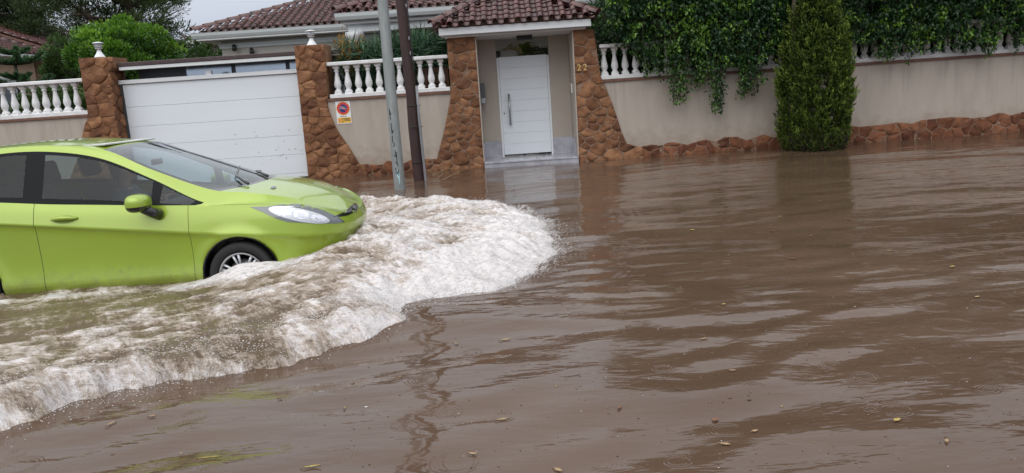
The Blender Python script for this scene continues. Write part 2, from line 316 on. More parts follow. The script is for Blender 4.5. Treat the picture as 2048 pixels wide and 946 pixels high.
# ================================================================== stonework
def clip(poly, nx, ny, d):
    out = []
    for i in range(len(poly)):
        a = poly[i]; b = poly[(i + 1) % len(poly)]
        da = a[0] * nx + a[1] * ny - d; db = b[0] * nx + b[1] * ny - d
        if da <= 0: out.append(a)
        if (da < 0 < db) or (db < 0 < da):
            t = da / (da - db); out.append((a[0] + t * (b[0] - a[0]), a[1] + t * (b[1] - a[1])))
    return out
def area(p): return .5 * sum(p[i][0] * p[(i + 1) % len(p)][1] - p[(i + 1) % len(p)][0] * p[i][1] for i in range(len(p)))
def inside(p, x, z):
    c = False
    for i in range(len(p)):
        a = p[i]; b = p[i - 1]
        if (a[1] > z) != (b[1] > z) and x < (b[0] - a[0]) * (z - a[1]) / (b[1] - a[1]) + a[0]: c = not c
    return c
def stones(parent, outline, y, size=.2, gap=.012, seed=1, mt=None, face='front', proud=.013, sx=1.25):
    """irregular rubble stones filling an outline on a vertical plane; every stone is a mesh of its own"""
    rnd = random.Random(seed)
    if area(outline) < 0: outline = outline[::-1]
    xs = [p[0] for p in outline]; zs = [p[1] for p in outline]; pts = []
    tries = 0
    while tries < 2500:
        tries += 1
        p = (rnd.uniform(min(xs), max(xs)), rnd.uniform(min(zs), max(zs)))
        if not inside(outline, *p): continue
        s = size * rnd.choice((.5, .65, .85, 1.05, 1.3, 1.6))
        if all(((p[0] - q[0]) / sx) ** 2 + (p[1] - q[1]) ** 2 > (.5 * (s + q[2])) ** 2 for q in pts): pts.append((p[0], p[1], s))
    n = 0
    for p in pts:
        poly = list(outline)
        for q in pts:
            if q is p: continue
            dx, dz = (q[0] - p[0]) / sx ** 2, q[1] - p[1]
            if dx * dx + dz * dz > (size * 4) ** 2: continue
            w = .5 + (p[2] - q[2]) / size * .06
            mxx, mz = p[0] + (q[0] - p[0]) * w, p[1] + (q[1] - p[1]) * w
            l = math.hypot(dx, dz); poly = clip(poly, dx / l, dz / l, (mxx * dx + mz * dz) / l - gap)
            if len(poly) < 3: break
        if len(poly) < 3 or abs(area(poly)) < .0012: continue
        # split long edges, jitter, then cut the corners once
        q = []
        for i in range(len(poly)):
            a = poly[i]; b = poly[(i + 1) % len(poly)]; L = math.hypot(b[0] - a[0], b[1] - a[1])
            if L < .006: continue
            q.append(a)
            if L > size * .55: q.append(((a[0] + b[0]) / 2 + rnd.uniform(-.010, .010), (a[1] + b[1]) / 2 + rnd.uniform(-.010, .010)))
        r = []
        for i in range(len(q)):
            a = q[i]; b = q[(i + 1) % len(q)]
            r += [(a[0] * .8 + b[0] * .2, a[1] * .8 + b[1] * .2), (a[0] * .2 + b[0] * .8, a[1] * .2 + b[1] * .8)]
        if len(r) < 5: continue
        cx = sum(a[0] for a in r) / len(r); cz = sum(a[1] for a in r) / len(r); m = len(r)
        t = proud * rnd.uniform(.6, 1.35); tx, tz = rnd.uniform(-.12, .12), rnd.uniform(-.12, .12)
        V = [(a[0] - cx, .02, a[1] - cz) for a in r]
        V += [((a[0] - cx) * .985, -t * .62, (a[1] - cz) * .985) for a in r]
        V += [((a[0] - cx) * .90, -t + tx * (a[0] - cx) + tz * (a[1] - cz) + rnd.uniform(-.004, .004), (a[1] - cz) * .90) for a in r]
        V += [(0, -t * 1.0, 0)]
        F = [(i, (i + 1) % m, m + (i + 1) % m, m + i) for i in range(m)] + [(m + i, m + (i + 1) % m, 2 * m + (i + 1) % m, 2 * m + i) for i in range(m)] + [(2 * m + i, 2 * m + (i + 1) % m, 3 * m) for i in range(m)]
        if face == 'right': V = [(-v[1], v[0], v[2]) for v in V]; c = (y, cx, cz)
        else: c = (cx, y, cz)
        o = mesh_np('stone', np.array(V), F, mt or M['stone'], parent, smooth=True, local=True); o.location = Vector(c) - root_loc(parent); n += 1
    return n
YW = 16.2
def jag(x0, x1, z0, z1, step, amp, seed):
    rnd = random.Random(seed); n = max(2, int((x1 - x0) / step)); out = []
    for i in range(n + 1):
        t = i / n; out.append((x0 + (x1 - x0) * t + (rnd.uniform(-.3, .3) * step if 0 < i < n else 0), z0 + (z1 - z0) * t + rnd.uniform(-amp, amp) * (.3 if i in (0, n) else 1)))
    return out
def pillar(label, outline, depth, seed, size=.21, mt=None, y=YW, rightface=False, gap=.007):
    xs = [p[0] for p in outline]
    t = thing('stone_pillar', label, 'pillar', ((min(xs) + max(xs)) / 2, y + depth / 2, -.22), 'rubble stone gate pillars')
    b = MB(); b.prism(outline, y, y + depth); b.build('mortar_core', M['mortar'], t)
    stones(t, outline, y - .002, size=size, seed=seed, mt=mt, gap=gap)
    if rightface:
        xr = -8.197
        stones(t, [(y - .03, -.1), (y + depth - .01, -.1), (y + depth - .01, 2.52), (y - .03, 2.52)], xr + .002, size=.26, seed=seed + 50, mt=mt, face='right', proud=.02)
    return t
lp = [(-9.55, -.2), (-8.17, -.2), (-8.19, .6), (-8.20, 1.6), (-8.20, 2.53), (-8.09, 2.60), (-8.09, 2.82), (-8.80, 2.84), (-8.78, 1.66), (-8.90, 1.45), (-9.02, 1.15), (-9.2, .7), (-9.42, .32)]
p1 = pillar('tall rubble stone pillar left of the garage door, partly behind the car roof', lp, .62, 3, size=.25, rightface=True)
mp = [(-4.30, -.2), (-3.0, -.2), (-3.02, .24), (-3.175, .245), (-3.25, .40), (-3.334, .575), (-3.46, .80), (-3.56, .98), (-3.619, 1.126), (-3.70, 1.40), (-3.735, 1.64), (-3.70, 1.66), (-3.665, 2.3), (-3.645, 2.79), (-4.288, 2.80), (-4.295, 1.4)]
p2 = pillar('tall rubble stone pillar between the garage door and the no parking sign', mp, .6, 4, size=.22)
el = [(-1.95, -.2), (-.49, -.2), (-.488, 2.74), (-1.095, 2.74), (-1.09, 1.63), (-1.14, 1.40), (-1.22, 1.12), (-1.30, .85), (-1.40, .55), (-1.50, .25), (-1.62, .26), (-1.80, .27), (-1.95, .2)]
M['mortar'] = mat('pale_mortar', (.31, .22, .155), .85, col2=(.20, .105, .06), vscale=9, bump=.012, bscale=35)
p3 = pillar('orange rubble stone pillar on the left of the entrance porch', el, .55, 5, size=.205, gap=.010)
er = [(1.555, -.2), (2.95, -.2), (2.93, .2), (2.72, .27), (2.60, .31), (2.50, .55), (2.42, .85), (2.33, 1.15), (2.23, 1.42), (2.145, 1.65), (2.10, 1.75), (1.99, 2.74), (1.555, 2.74)]
p4 = pillar('orange rubble stone pillar with house number 22 right of the porch', er, .55, 6, size=.215, gap=.011)
# lighter cement arris along the porch side of the two entrance pillars
b = MB(); b.box(-.500, -.482, YW - .030, YW + .55, .12, 2.74); b.build('cement_arris', M['stucco_porch'], p3)
b = MB(); b.box(1.532, 1.556, YW - .034, YW + .55, .12, 2.74); b.build('cement_arris', M['stucco_porch'], p4)
# house number
def text_mesh(s, size, name, mt, parent, loc, ext=.006, rot=(R(90), 0, 0), align='CENTER'):
    cu = bpy.data.curves.new(name, 'FONT'); cu.body = s; cu.size = size; cu.extrude = ext; cu.align_x = align; cu.align_y = 'CENTER'; cu.resolution_u = 3
    o = bpy.data.objects.new(name, cu); SC.collection.objects.link(o)
    me = bpy.data.meshes.new_from_object(o.evaluated_get(bpy.context.evaluated_depsgraph_get())); bpy.data.objects.remove(o)
    me.materials.clear(); me.materials.append(mt); me.name = name
    q = link(bpy.data.objects.new(name, me), parent); q.rotation_euler = rot; q.location = Vector(loc) - root_loc(parent); return q
nb = thing('house_number', 'gold coloured house number 22 fixed to the right entrance pillar', 'house number', (1.70, YW - .07, 1.97))
for k in (0, 1): text_mesh('2', .185, 'numeral', M['brass'], nb, (1.64 + .125 * k, YW - .075, 1.965), ext=.012)
# ------------------------------------------------------------------ boundary walls
def wall(label, x0, x1, ztop, base_top, seed, xs_base=None, size=.2, group='rendered street walls'):
    t = thing('boundary_wall', label, 'wall', ((x0 + x1) / 2, YW + .2, -.22), group)
    b = MB(); b.box(x0, x1, YW + .03, YW + .27, -.3, ztop - .045); b.build('render_panel', M['stucco'], t)
    b = MB(); b.box(x0, x1, YW - .01, YW + .31, ztop - .045, ztop); b.build('terracotta_coping', M['coping'], t)
    if base_top:
        ol = [(base_top[0][0], -.2)] + [(base_top[-1][0], -.2)] + base_top[::-1]
        b = MB(); b.prism(ol, YW + .005, YW + .05); b.build('mortar_bed', M['mortar'], t)
        stones(t, ol, YW + .004, size=size, seed=seed, mt=M['stone_dark'], gap=.008, sx=1.1)
    return t
wall('grey beige rendered street wall at the far left below the white balusters', -24, -8.80, 1.675, None, 11)
wall('beige rendered street wall carrying the no parking sign', -3.72, -1.09, 1.665, jag(-3.05, -1.9, .25, .25, .16, .045, 9), 12, size=.17)
bt = jag(2.9, 6.0, .24, .27, .20, .055, 21) + jag(6.1, 11.4, .29, .42, .26, .05, 22) + jag(11.6, 19, .42, .36, .4, .05, 23)
wall('long rendered street wall right of the entrance, under the hanging foliage', 2.08, 19, 1.685, bt, 13, size=.21)
# ------------------------------------------------------------------ balustrades
def baluster_mesh(h):
    m = MB(); k = h / .55; FAT = 1.17
    m.box(-.062, .062, -.062, .062, 0, .035 * k); 
    m.lathe([(.070, .035 * k), (.066, .06 * k), (.044, .085 * k), (.040, .10 * k), (.058, .14 * k), (.066, .18 * k), (.060, .23 * k), (.046, .30 * k), (.034, .37 * k), (.031, .41 * k), (.033, .425 * k), (.045, .435 * k), (.045, .45 * k), (.034, .46 * k), (.040, .475 * k), (.058, .49 * k), (.064, .51 * k)], n=10, cap=False)
    m.V = [(v[0] * FAT, v[1] * FAT, v[2]) for v in m.V]
    m.box(-.068, .064, -.064, .064, .51 * k, h)
    return m
def balustrade(label, x0, x1, zb, zt, sp, group='white cast balustrades', start=None, rail=.075):
    t = thing('balustrade', label, 'balustrade', ((x0 + x1) / 2, YW + .15, zb), group)
    b = MB(); b.box(x0, x1, YW + .02, YW + .28, zb, zb + .085, .008); b.build('bottom_rail', M['white_cast'], t)
    b = MB(); b.box(x0, x1, YW + .01, YW + .29, zt - rail, zt, .012); b.build('top_rail', M['white_cast'], t)
    h = zt - rail - zb - .085
    x = start if start is not None else x0 + .12; first = None
    while x < x1 - .06:
        if first is None:
            first = baluster_mesh(h).build('baluster', M['white_cast'], t, local=True); first.location = Vector((x, YW + .15, zb + .085)) - root_loc(t)
        else:
            copy_part(first, t, (x, YW + .15, zb + .085), (0, 0, random.uniform(-.03, .03)))
        x += sp
    return t
balustrade('white baluster railing on the wall at the far left edge, green hedge behind', -16, -8.80, 1.676, 2.43, .222, start=-16.0 + .07)
balustrade('white baluster railing on the wall behind the two street poles', -3.66, -1.10, 1.67, 2.42, .222, start=-3.49)
balustrade('white baluster railing on the right wall, mostly hidden by hanging foliage', 2.10, 19, 1.69, 2.42, .222, start=2.20)
# ------------------------------------------------------------------ pillar lamps
def pillar_lamp(label, x, z):
    t = thing('pillar_lamp', label, 'lamp', (x, YW + .28, z), 'white lamps on the garage pillars'); y = YW + .28
    m = MB(); m.lathe([(.115, z), (.11, z + .012), (.085, z + .05), (.055, z + .10), (.038, z + .135), (.036, z + .15), (.055, z + .16)], (x, y, 0), 16); m.build('lamp_foot', M['white'], t)
    m = MB(); m.lathe([(.058, z + .162), (.066, z + .20), (.078, z + .26), (.084, z + .285)], (x, y, 0), 14); m.build('lantern_glass', M['lamp_glass'], t)
    for k in range(3):
        m = MB(); zz = z + .18 + .032 * k; rr = .066 + .007 * k; m.lathe([(rr, zz), (rr + .012, zz + .006), (rr, zz + .012)], (x, y, 0), 14, cap=True); m.build('louvre_ring', M['white'], t)
    m = MB(); m.lathe([(.02, z + .16), (.02, z + .28)], (x, y, 0), 8); m.build('bulb_holder', M['white'], t)
    m = MB(); m.lathe([(.088, z + .285), (.108, z + .292), (.104, z + .306), (.04, z + .322)], (x, y, 0), 16); m.build('lamp_cap', M['white'], t)
pillar_lamp('white lantern lamp on the pillar left of the garage', -8.49, 2.845)
pillar_lamp('white lantern lamp on the pillar right of the garage', -3.98, 2.802)
# ------------------------------------------------------------------ garage door
t = thing('garage_door', 'wide white sectional garage door between two stone pillars', 'garage door', (-6.2, YW + .35, 0))
yd = YW + .32; x0, x1 = -8.16, -4.31
zs = [-.25, .12, .53, .94, 1.35, 1.77, 2.25]
for a, c in zip(zs, zs[1:]):
    m = MB(); m.box(x0 + .03, x1 - .03, yd, yd + .045, a + .0022, c - .0022, .004); m.build('door_panel', M['door_white'], t)
m = MB(); m.box(x0, x1, yd + .02, yd + .06, -.25, 2.27); m.build('seam_backing', M['seam'], t)
m = MB(); m.box(x0 - .05, x1 + .04, yd - .05, yd + .07, 2.26, 2.345, .006); m.box(-6.31, -6.19, yd - .03, yd + .05, 2.345, 2.43); m.build('top_rail', M['white'], t)
m = MB(); m.box(x0 - .06, x0 + .02, yd - .02, yd + .08, -.25, 2.26); m.build('side_guide', M['grey_metal'], t)
m = MB(); m.box(x1 - .02, x1 + .03, yd - .02, yd + .08, -.25, 2.26); m.build('side_guide', M['grey_metal'], t)
# little mud splashes thrown on the door
rnd = random.Random(4); m = MB()
for i in range(40):
    x = rnd.gauss(-5.0, .55); z = rnd.uniform(.3, 1.15); s = rnd.uniform(.003, .011)
    if x0 + .1 < x < x1 - .1: m.box(x, x + s * rnd.uniform(1, 3), yd - .004, yd + .002, z, z + s)
tag(m.build('mud_specks', M['dark'], t), kind='stuff')
# ------------------------------------------------------------------ carport roof behind the garage door
t = thing('carport', 'flat carport roof with brown edge above the garage door', 'carport', (-5.9, 19, 0.04))
m = MB(); m.box(-8.06, -4.285, YW + .10, YW + .40, 2.615, 2.70, .01); m.box(-8.06, -3.15, YW + .64, 17.15, 2.64, 2.71); m.box(-8.08, -4.285, YW + .40, YW + .64, 2.62, 2.705); m.build('roof_covering', M['brown_roof'], t)
m = MB(); m.box(-8.05, -4.285, YW + .12, YW + .30, 2.545, 2.612); m.build('front_fascia', M['gutter'], t)
m = MB(); m.box(-8.05, -3.2, YW + .67, 17.1, 2.60, 2.635); m.build('ceiling', M['soffit'], t)
m = MB(); m.box(-8.0, -7.0, 17.04, 17.1, .04, 2.60); m.build('back_panel', M['grey_metal'], t)
for xx in (-7.02, -5.93, -4.73):
    m = MB(); m.box(xx, xx + .07, 17.0, 17.1, .04, 2.60); m.build('post', M['grey_metal'], t)
for a, c in ((-6.95, -5.93), (-5.86, -4.73), (-4.66, -3.2)):
    m = MB(); m.box(a, c, 17.04, 17.06, .04, 2.60); m.build('pane', M['screen_glass'], t)
# ------------------------------------------------------------------ entrance porch
t = thing('entrance_porch', 'tiled entrance porch with white fascia and marble step', 'porch', (.5, 16.8, 0))
px0, px1 = -1.225, 1.91; yf = 15.92; yb = 17.62
m = MB(); m.box(px0, px1, yf, yb, 2.785, 2.93, .006); m.build('fascia_slab', M['white'], t)
m = MB(); m.box(px0 + .1, px1 - .1, yf + .12, yb - .02, 2.742, 2.784); m.build('ceiling', M['soffit'], t)
yi = 17.22
m = MB(); m.box(-.484, -.095, yi, yi + .25, .12, 2.742); m.build('recess_wall', M['stucco_porch'], t)
m = MB(); m.box(1.085, 1.53, yi, yi + .25, .12, 2.742); m.build('recess_wall', M['stucco_porch'], t)
m = MB(); m.box(-.60, -.487, YW + .56, yi + .25, .12, 2.742); m.build('side_wall', M['stucco_porch'], t)
m = MB(); m.box(1.533, 1.65, YW + .555, yi + .25, .12, 2.742); m.build('side_wall', M['stucco_porch'], t)
m = MB(); m.box(-.487, 1.533, 16.03, yi + .3, -.25, .085); m.build('floor_base', M['mortar'], t)
m = MB(); m.box(-.480, .55, 16.00, yi + .3, .088, .12, .003); m.build('marble_slab', M['marble'], t)
m = MB(); m.box(.553, 1.528, 16.00, yi + .3, .088, .12, .003); m.build('marble_slab', M['marble'], t)
m = MB(); m.box(-.480, 1.528, 16.015, 16.03, -.25, .085); m.build('step_riser', M['marble'], t)
for a, c in ((-.478, -.097), (1.087, 1.31), (1.313, 1.526)):
    m = MB(); m.box(a, c, yi - .02, yi - .002, .12, .49, .002); m.build('skirting_slab', M['marble'], t)
m = MB(); m.box(1.508, 1.530, YW + .3, yi - .022, .12, .49, .002); m.build('skirting_slab', M['marble'], t)
m = MB(); m.box(-.484, -.464, YW + .3, yi - .022, .12, .49, .002); m.build('skirting_slab', M['marble'], t)
# gate leaf in the opening
d = thing('entrance_door', 'white street door with long steel handle in the porch', 'door', (.49, yi, .12))
m = MB(); m.box(-.09, -.045, yi - .01, yi + .07, .12, 2.33); m.box(1.035, 1.08, yi - .01, yi + .07, .12, 2.33); m.build('door_frame', M['white'], d)
zz = [.165 + i * (2.345 - .165) / 9 for i in range(10)]
for a, c in zip(zz, zz[1:]):
    m = MB(); m.box(-.04, 1.03, yi + .003, yi + .04, a + .0012, c - .0012, .0025); m.build('door_panel', M['door_white'], d)
m = MB(); m.box(-.035, 1.025, yi + .02, yi + .055, .165, 2.34); m.build('seam_backing', M['seam'], d)
m = MB(); m.tube([(.135, yi - .075, .83), (.135, yi - .075, 1.53)], .02, 10)
for z in (.93, 1.43): m.tube([(.135, yi - .075, z), (.135, yi + .01, z)], .011, 8)
m.build('pull_handle', M['steel'], d)
m = MB(); m.lathe([(.016, yi - .012), (.016, yi + .005)], (.012, 0, 1.10), 10, axis='y'); m.build('lock_cylinder', M['grey_metal'], d)
l = thing('porch_light', 'black bulkhead light under the porch ceiling above the door', 'lamp', (.55, 16.75, 2.742))
m = MB(); m.box(.38, .72, 16.62, 16.84, 2.715, 2.742, .004); m.build('backplate', M['dark'], l)
m = MB(); m.box(.39, .71, 16.63, 16.83, 2.65, 2.715, .012); m.build('light_body', M['dark'], l)
l = thing('intercom_box', 'slate grey letter box on the left side wall of the porch', 'letter box', (-.44, 16.9, 1.6))
m = MB(); m.box(-.480, -.385, 16.86, 17.12, 1.48, 1.80, .006); m.build('box_body', M['grey_metal'], l)
m = MB(); m.box(-.480, -.382, 16.865, 17.115, 1.36, 1.475, .004); m.build('box_flap', M['steel'], l)
l = thing('doorbell', 'small doorbell on the right side wall of the porch', 'doorbell', (1.52, 16.8, 1.55))
m = MB(); m.box(1.505, 1.532, 16.70, 16.78, 1.46, 1.66, .003); m.build('bell_plate', M['white'], l)
m = MB(); m.lathe([(.012, 1.497), (.014, 1.505)], (0, 16.74, 1.5), 8, axis='x'); m.build('bell_button', M['grey_metal'], l)
# dirt and leaves washed on the step
m = MB(); rnd = random.Random(9)
for i in range(60):
    x, y = rnd.uniform(-.1, 1.2), rnd.uniform(16.25, 17.15); s = rnd.uniform(.006, .028); a = rnd.uniform(0, 3)
    V = [(x + s * math.cos(a + q) * rr, y + s * math.sin(a + q) * rr, .121 + (.006 if q else .002)) for q, rr in ((0, 1), (1.4, .5), (3.14, 1), (4.6, .5))] + [(x, y, .132)]
    m.add(V, [(0, 1, 4), (1, 2, 4), (2, 3, 4), (3, 0, 4)])
tag(m.build('washed_up_debris', M['bark'], None), 'dark bits of leaf litter washed onto the marble doorstep', 'leaf litter', kind='stuff')
# ------------------------------------------------------------------ clay tile roofs
def tile_cap(L, r):
    m = MB(); n = 5; V = []
    for j, (y, q) in enumerate(((0, 1.0), (L, .84))):
        for k in range(n + 1):
            a = math.pi * k / n; V.append((-math.cos(a) * r * q, y, math.sin(a) * r * q * .95 + (.012 if j == 0 else 0)))
        for k in range(n + 1):
            a = math.pi * k / n; V.append((-math.cos(a) * (r * q - .014), y, math.sin(a) * (r * q - .014) * .95 + (.012 if j == 0 else 0)))
    F = []; w = n + 1
    for k in range(n): F += [(k, k + 1, 2 * w + k + 1, 2 * w + k), (w + k, 3 * w + k, 3 * w + k + 1, w + k + 1), (k, w + k, w + k + 1, k + 1)]
    m.add(V, F, True); return m
def tile_pan(L, r):
    m = MB(); n = 4; V = []
    for j, (y, q) in enumerate(((0, .9), (L, 1.0))):
        for k in range(n + 1):
            a = math.pi * k / n; V.append((-math.cos(a) * r * q, y, -math.sin(a) * r * q * .5 + (.022 if j == 0 else .0)))
        for k in range(n + 1):
            a = math.pi * k / n; V.append((-math.cos(a) * r * q, y, -math.sin(a) * r * q * .5 - .014 + (.022 if j == 0 else .0)))
    F = []; w = n + 1
    for k in range(n): F += [(k, k + 1, 2 * w + k + 1, 2 * w + k), (w + k, 3 * w + k, 3 * w + k + 1, w + k + 1), (k, w + k, w + k + 1, k + 1)]
    m.add(V, F, True); return m
def roof_slope(parent, origin, along, up, pitch, width, depth, hipL, hipR, sp, row, mt, as_parts, budget, keep=None, name='tile'):
    """tiles on a slope: origin = left end of the eave, along/up = horizontal unit vectors (eave direction, uphill)"""
    along = Vector(along); up = Vector(up); c, s = math.cos(pitch), math.sin(pitch)
    upv = up * c + Vector((0, 0, s)); nrm = along.cross(upv).normalized()
    rot = Matrix((along, upv, nrm)).transposed().to_4x4()
    cap = tile_cap(row * 1.18, sp * .31); pan = tile_pan(row * 1.18, sp * .30); proto = {}
    cols = int(width / sp); rest = MB(); rows = int(depth / c / row); cnt = 0
    o0 = Vector(origin)
    for rI in range(rows):
        d = rI * row * c
        for k in range(cols * 2):
            x = (k * .5 + .5) * sp
            if hipL and x < d + .02: continue
            if hipR and x > width - d - .02: continue
            p = o0 + along * x + upv * (rI * row) + nrm * ((.035 if k % 2 == 0 else .0) + .002 * random.random())
            p = p + along * random.uniform(-.006, .006) + upv * random.uniform(-.008, .008)
            if keep and not keep(p): continue
            T = Matrix.Translation(p) @ rot @ Matrix.Rotation(random.uniform(-.02, .02), 4, 'Z')
            kind = k % 2; src = cap if kind == 0 else pan
            if as_parts and cnt < budget:
                if kind not in proto:
                    o = src.build(name, mt, parent, local=True); proto[kind] = o
                else:
                    o = proto[kind].copy(); link(o, parent)
                o.matrix_local = Matrix.Translation(-root_loc(parent)) @ T; cnt += 1
            else:
                rest.add([T @ Vector(v) for v in src.V], src.F, True)
    if rest.V: tag(rest.build('far_tiles', mt, parent), kind='stuff')
    return cnt
def ridge(parent, a, b, mt, r=.095, step=.36, name='ridge_tile'):
    a = Vector(a); b = Vector(b); d = (b - a); n = max(1, int(d.length / step)); d.normalize()
    side = d.cross(Vector((0, 0, 1))).normalized(); up = side.cross(d).normalized()
    rot = Matrix((side, d, up)).transposed().to_4x4(); src = tile_cap(step * 1.15, r); first = None
    for i in range(n):
        T = Matrix.Translation(a + d * i * step) @ rot
        if first is None: first = o = src.build(name, mt, parent, local=True)
        else: o = first.copy(); link(o, parent)
        o.matrix_local = Matrix.Translation(-root_loc(parent)) @ T
pr = thing('porch_roof', 'hipped roof of glossy brown clay tiles over the entrance porch', 'roof', (.35, 16.8, 2.93))
PX0, PX1, PY, PZ, PT = -1.33, 2.02, 15.82, 2.955, math.atan(.56)
wd = PX1 - PX0; dp = wd / 2; top = PZ + dp * .56; cxr = (PX0 + PX1) / 2
m = MB(); m.add([(PX0 + .1, PY + .1, PZ - .01), (PX1 - .1, PY + .1, PZ - .01), (PX1 - .1, PY + wd, PZ - .01), (PX0 + .1, PY + wd, PZ - .01), (cxr, PY + dp, top - .05)], [(0, 1, 4), (1, 2, 4), (2, 3, 4), (3, 0, 4), (3, 2, 1, 0)]); m.build('roof_deck', M['mortar'], pr)
roof_slope(pr, (PX0, PY, PZ), (1, 0, 0), (0, 1, 0), PT, wd, dp, True, True, .232, .225, M['tile'], True, 290)
roof_slope(pr, (PX0, PY + wd, PZ), (0, -1, 0), (1, 0, 0), PT, wd, dp, True, True, .232, .225, M['tile'], False, 0)
roof_slope(pr, (PX1, PY, PZ), (0, 1, 0), (-1, 0, 0), PT, wd, dp, True, True, .232, .225, M['tile'], False, 0)
ridge(pr, (PX0 - .03, PY - .03, PZ + .06), (cxr, PY + dp, top + .07), M['tile'])
ridge(pr, (PX1 + .03, PY - .03, PZ + .06), (cxr, PY + dp, top + .07), M['tile'])
# ------------------------------------------------------------------ no parking sign
s = thing('no_parking_sign', 'small no parking plate with red and blue roundel on the beige wall', 'sign', (-3.41, YW, 1.365))
cx, cz, yy = -3.405, 1.365, YW + .028
m = MB(); m.box(cx - .155, cx + .155, yy - .008, yy, cz - .24, cz + .24, .002); m.build('plate', mat('sign_white', (.78, .80, .84), .4), s)
def disc(name, r0, r1, x, z, y, mt, n=28):
    V = []; F = []
    for i in range(n):
        a = 2 * math.pi * i / n
        for r_ in (r0, r1):
            for q in (0, .002): V.append((x + r_ * math.cos(a), y - q, z + r_ * math.sin(a)))
    for i in range(n):
        a = 4 * i; b_ = 4 * ((i + 1) % n); F += [(a + 1, b_ + 1, b_ + 3, a + 3), (a + 2, a + 3, b_ + 3, b_ + 2), (a, b_, b_ + 1, a + 1)]
    mm = MB(); mm.add(V, F); return mm.build(name, mt, s)
red = mat('sign_red', (.62, .06, .05), .4); blue = mat('sign_blue', (.015, .025, .14), .4); yel = mat('sign_yellow', (.80, .48, .06), .4); sw = mat('sign_print_white', (.8, .8, .85), .4); org = mat('sign_orange', (.75, .33, .10), .4)
zc = cz + .085
disc('yellow_rim', .132, .142, cx, zc, yy - .0085, yel); disc('red_ring', .085, .132, cx, zc, yy - .0085, red); disc('blue_disc', .0005, .0849, cx, zc, yy - .0085, blue)
m = MB(); a = R(-40); m.add([(cx + u * math.cos(a) - v * math.sin(a), yy - .0125, zc + u * math.sin(a) + v * math.cos(a)) for u, v in ((-.088, -.011), (.088, -.011), (.088, .011), (-.088, .011))] + [(cx + u * math.cos(a) - v * math.sin(a), yy - .0107, zc + u * math.sin(a) + v * math.cos(a)) for u, v in ((-.088, -.011), (.088, -.011), (.088, .011), (-.088, .011))], [(0, 1, 2, 3), (0, 4, 5, 1), (1, 5, 6, 2), (2, 6, 7, 3), (3, 7, 4, 0)]); m.build('red_bar', red, s)
text_mesh('VADO', .040, 'lettering', sw, s, (cx - .012, yy - .0145, zc + .026), ext=.001)
text_mesh('PERMANENTE', .026, 'lettering', sw, s, (cx, yy - .0145, zc - .006), ext=.001)
m = MB(); m.box(cx - .135, cx + .145, yy - .0105, yy - .0082, cz - .222, cz - .105); m.build('yellow_panel', yel, s)
m = MB(); m.box(cx - .125, cx - .065, yy - .0125, yy - .0107, cz - .205, cz - .125, .002); m.build('crest_print', org, s)
blk = mat('sign_print_dark', (.10, .06, .04), .5)
for (a, b_, z) in ((-.05, .125, -.128), (-.05, -.02, -.150), (0, .12, -.152), (-.04, -.01, -.178), (.0, .13, -.174), (-.05, -.02, -.20)):
    m = MB(); m.box(cx + a, cx + b_, yy - .0122, yy - .0107, cz + z - .006, cz + z + .006); m.build('printed_line', blk, s)
m = MB(); m.box(cx - .07, cx - .035, yy - .0095, yy - .0082, cz - .09, cz - .073); m.box(cx - .02, cx + .005, yy - .0095, yy - .0082, cz - .09, cz - .073); m.box(cx + .02, cx + .06, yy - .0095, yy - .0082, cz - .09, cz - .076); m.build('printed_line', blk, s)
# ================================================================== the two street poles
t = thing('lamp_post', 'pale galvanised steel pole with black scribbles and light blue patch', 'pole', (-1.89, 13.0, -.22))
m = MB(); m.lathe([(.100, -.3), (.098, 0), (.088, 3.2), (.080, 6.5), (.074, 7.2)], (-1.89, 13.0, 0), 20); m.build('pole_shaft', M['galv'], t)
m = MB(); m.tube([(-1.89, 13.0, 7.15), (-1.87, 12.7, 7.6), (-1.85, 11.9, 7.9), (-1.85, 11.4, 7.95)], [.06, .05, .04, .04], 10); m.build('lamp_arm', M['galv'], t)
m = MB(); m.box(-1.99, -1.71, 10.7, 11.45, 7.90, 8.02, .03); m.build('lamp_head', M['grey_metal'], t)
ink = mat('black_marker', (.012, .012, .015), .6)
def on_pole(a, z, r=.0985): return (-1.89 + math.sin(a) * r, 13.0 - math.cos(a) * r, z)
marks = [[(-.55, 1.40), (-.25, 1.30), (-.5, 1.36), (-.42, 1.22)], [(-.4, 1.16), (-.35, .98), (-.1, 1.04)], [(-.35, .95), (-.4, .85), (-.05, .80), (-.3, .76)],
         [(-.1, .70), (0, .58), (-.35, .62)], [(.1, .66), (.05, .50), (.2, .42)], [(-.3, .50), (.1, .46)], [(-.35, .40), (-.1, .28), (.15, .36), (.1, .26)]]
for mk in marks:
    m = MB(); pts = []
    for a, b in zip(mk, mk[1:]):
        for k in range(4): pts.append(on_pole(a[0] + (b[0] - a[0]) * k / 4, a[1] + (b[1] - a[1]) * k / 4 ))
    pts.append(on_pole(*mk[-1])); m.tube(pts, .006, 5); m.build('marker_scribble', ink, t)
pb = mat('pale_blue_paint', (.42, .66, .72), .5)
m = MB(); V = []; F = []; ol = [(-.15, .34), (.15, .36), (.28, .28), (.25, .15), (.12, .10), (.08, .20), (-.05, .22), (-.22, .28)]
for a, z in ol: V.append(on_pole(a, z, .1005))
V.append(on_pole(.04, .26, .1012)); m.add(V, [(i, (i + 1) % 8, 8) for i in range(8)], True); m.build('paint_patch', pb, t)
t = thing('wooden_pole', 'dark brown wooden utility pole with grey cable pipe strapped on', 'pole', (-1.70, 14.4, -.22))
m = MB(); pts = [(-1.705, 14.4, -.3), (-1.705, 14.4, 0), (-1.720, 14.4, .5), (-1.728, 14.4, 1.0), (-1.715, 14.4, 1.6), (-1.735, 14.4, 2.3), (-1.755, 14.4, 3.3), (-1.79, 14.4, 5), (-1.82, 14.4, 8.2)]
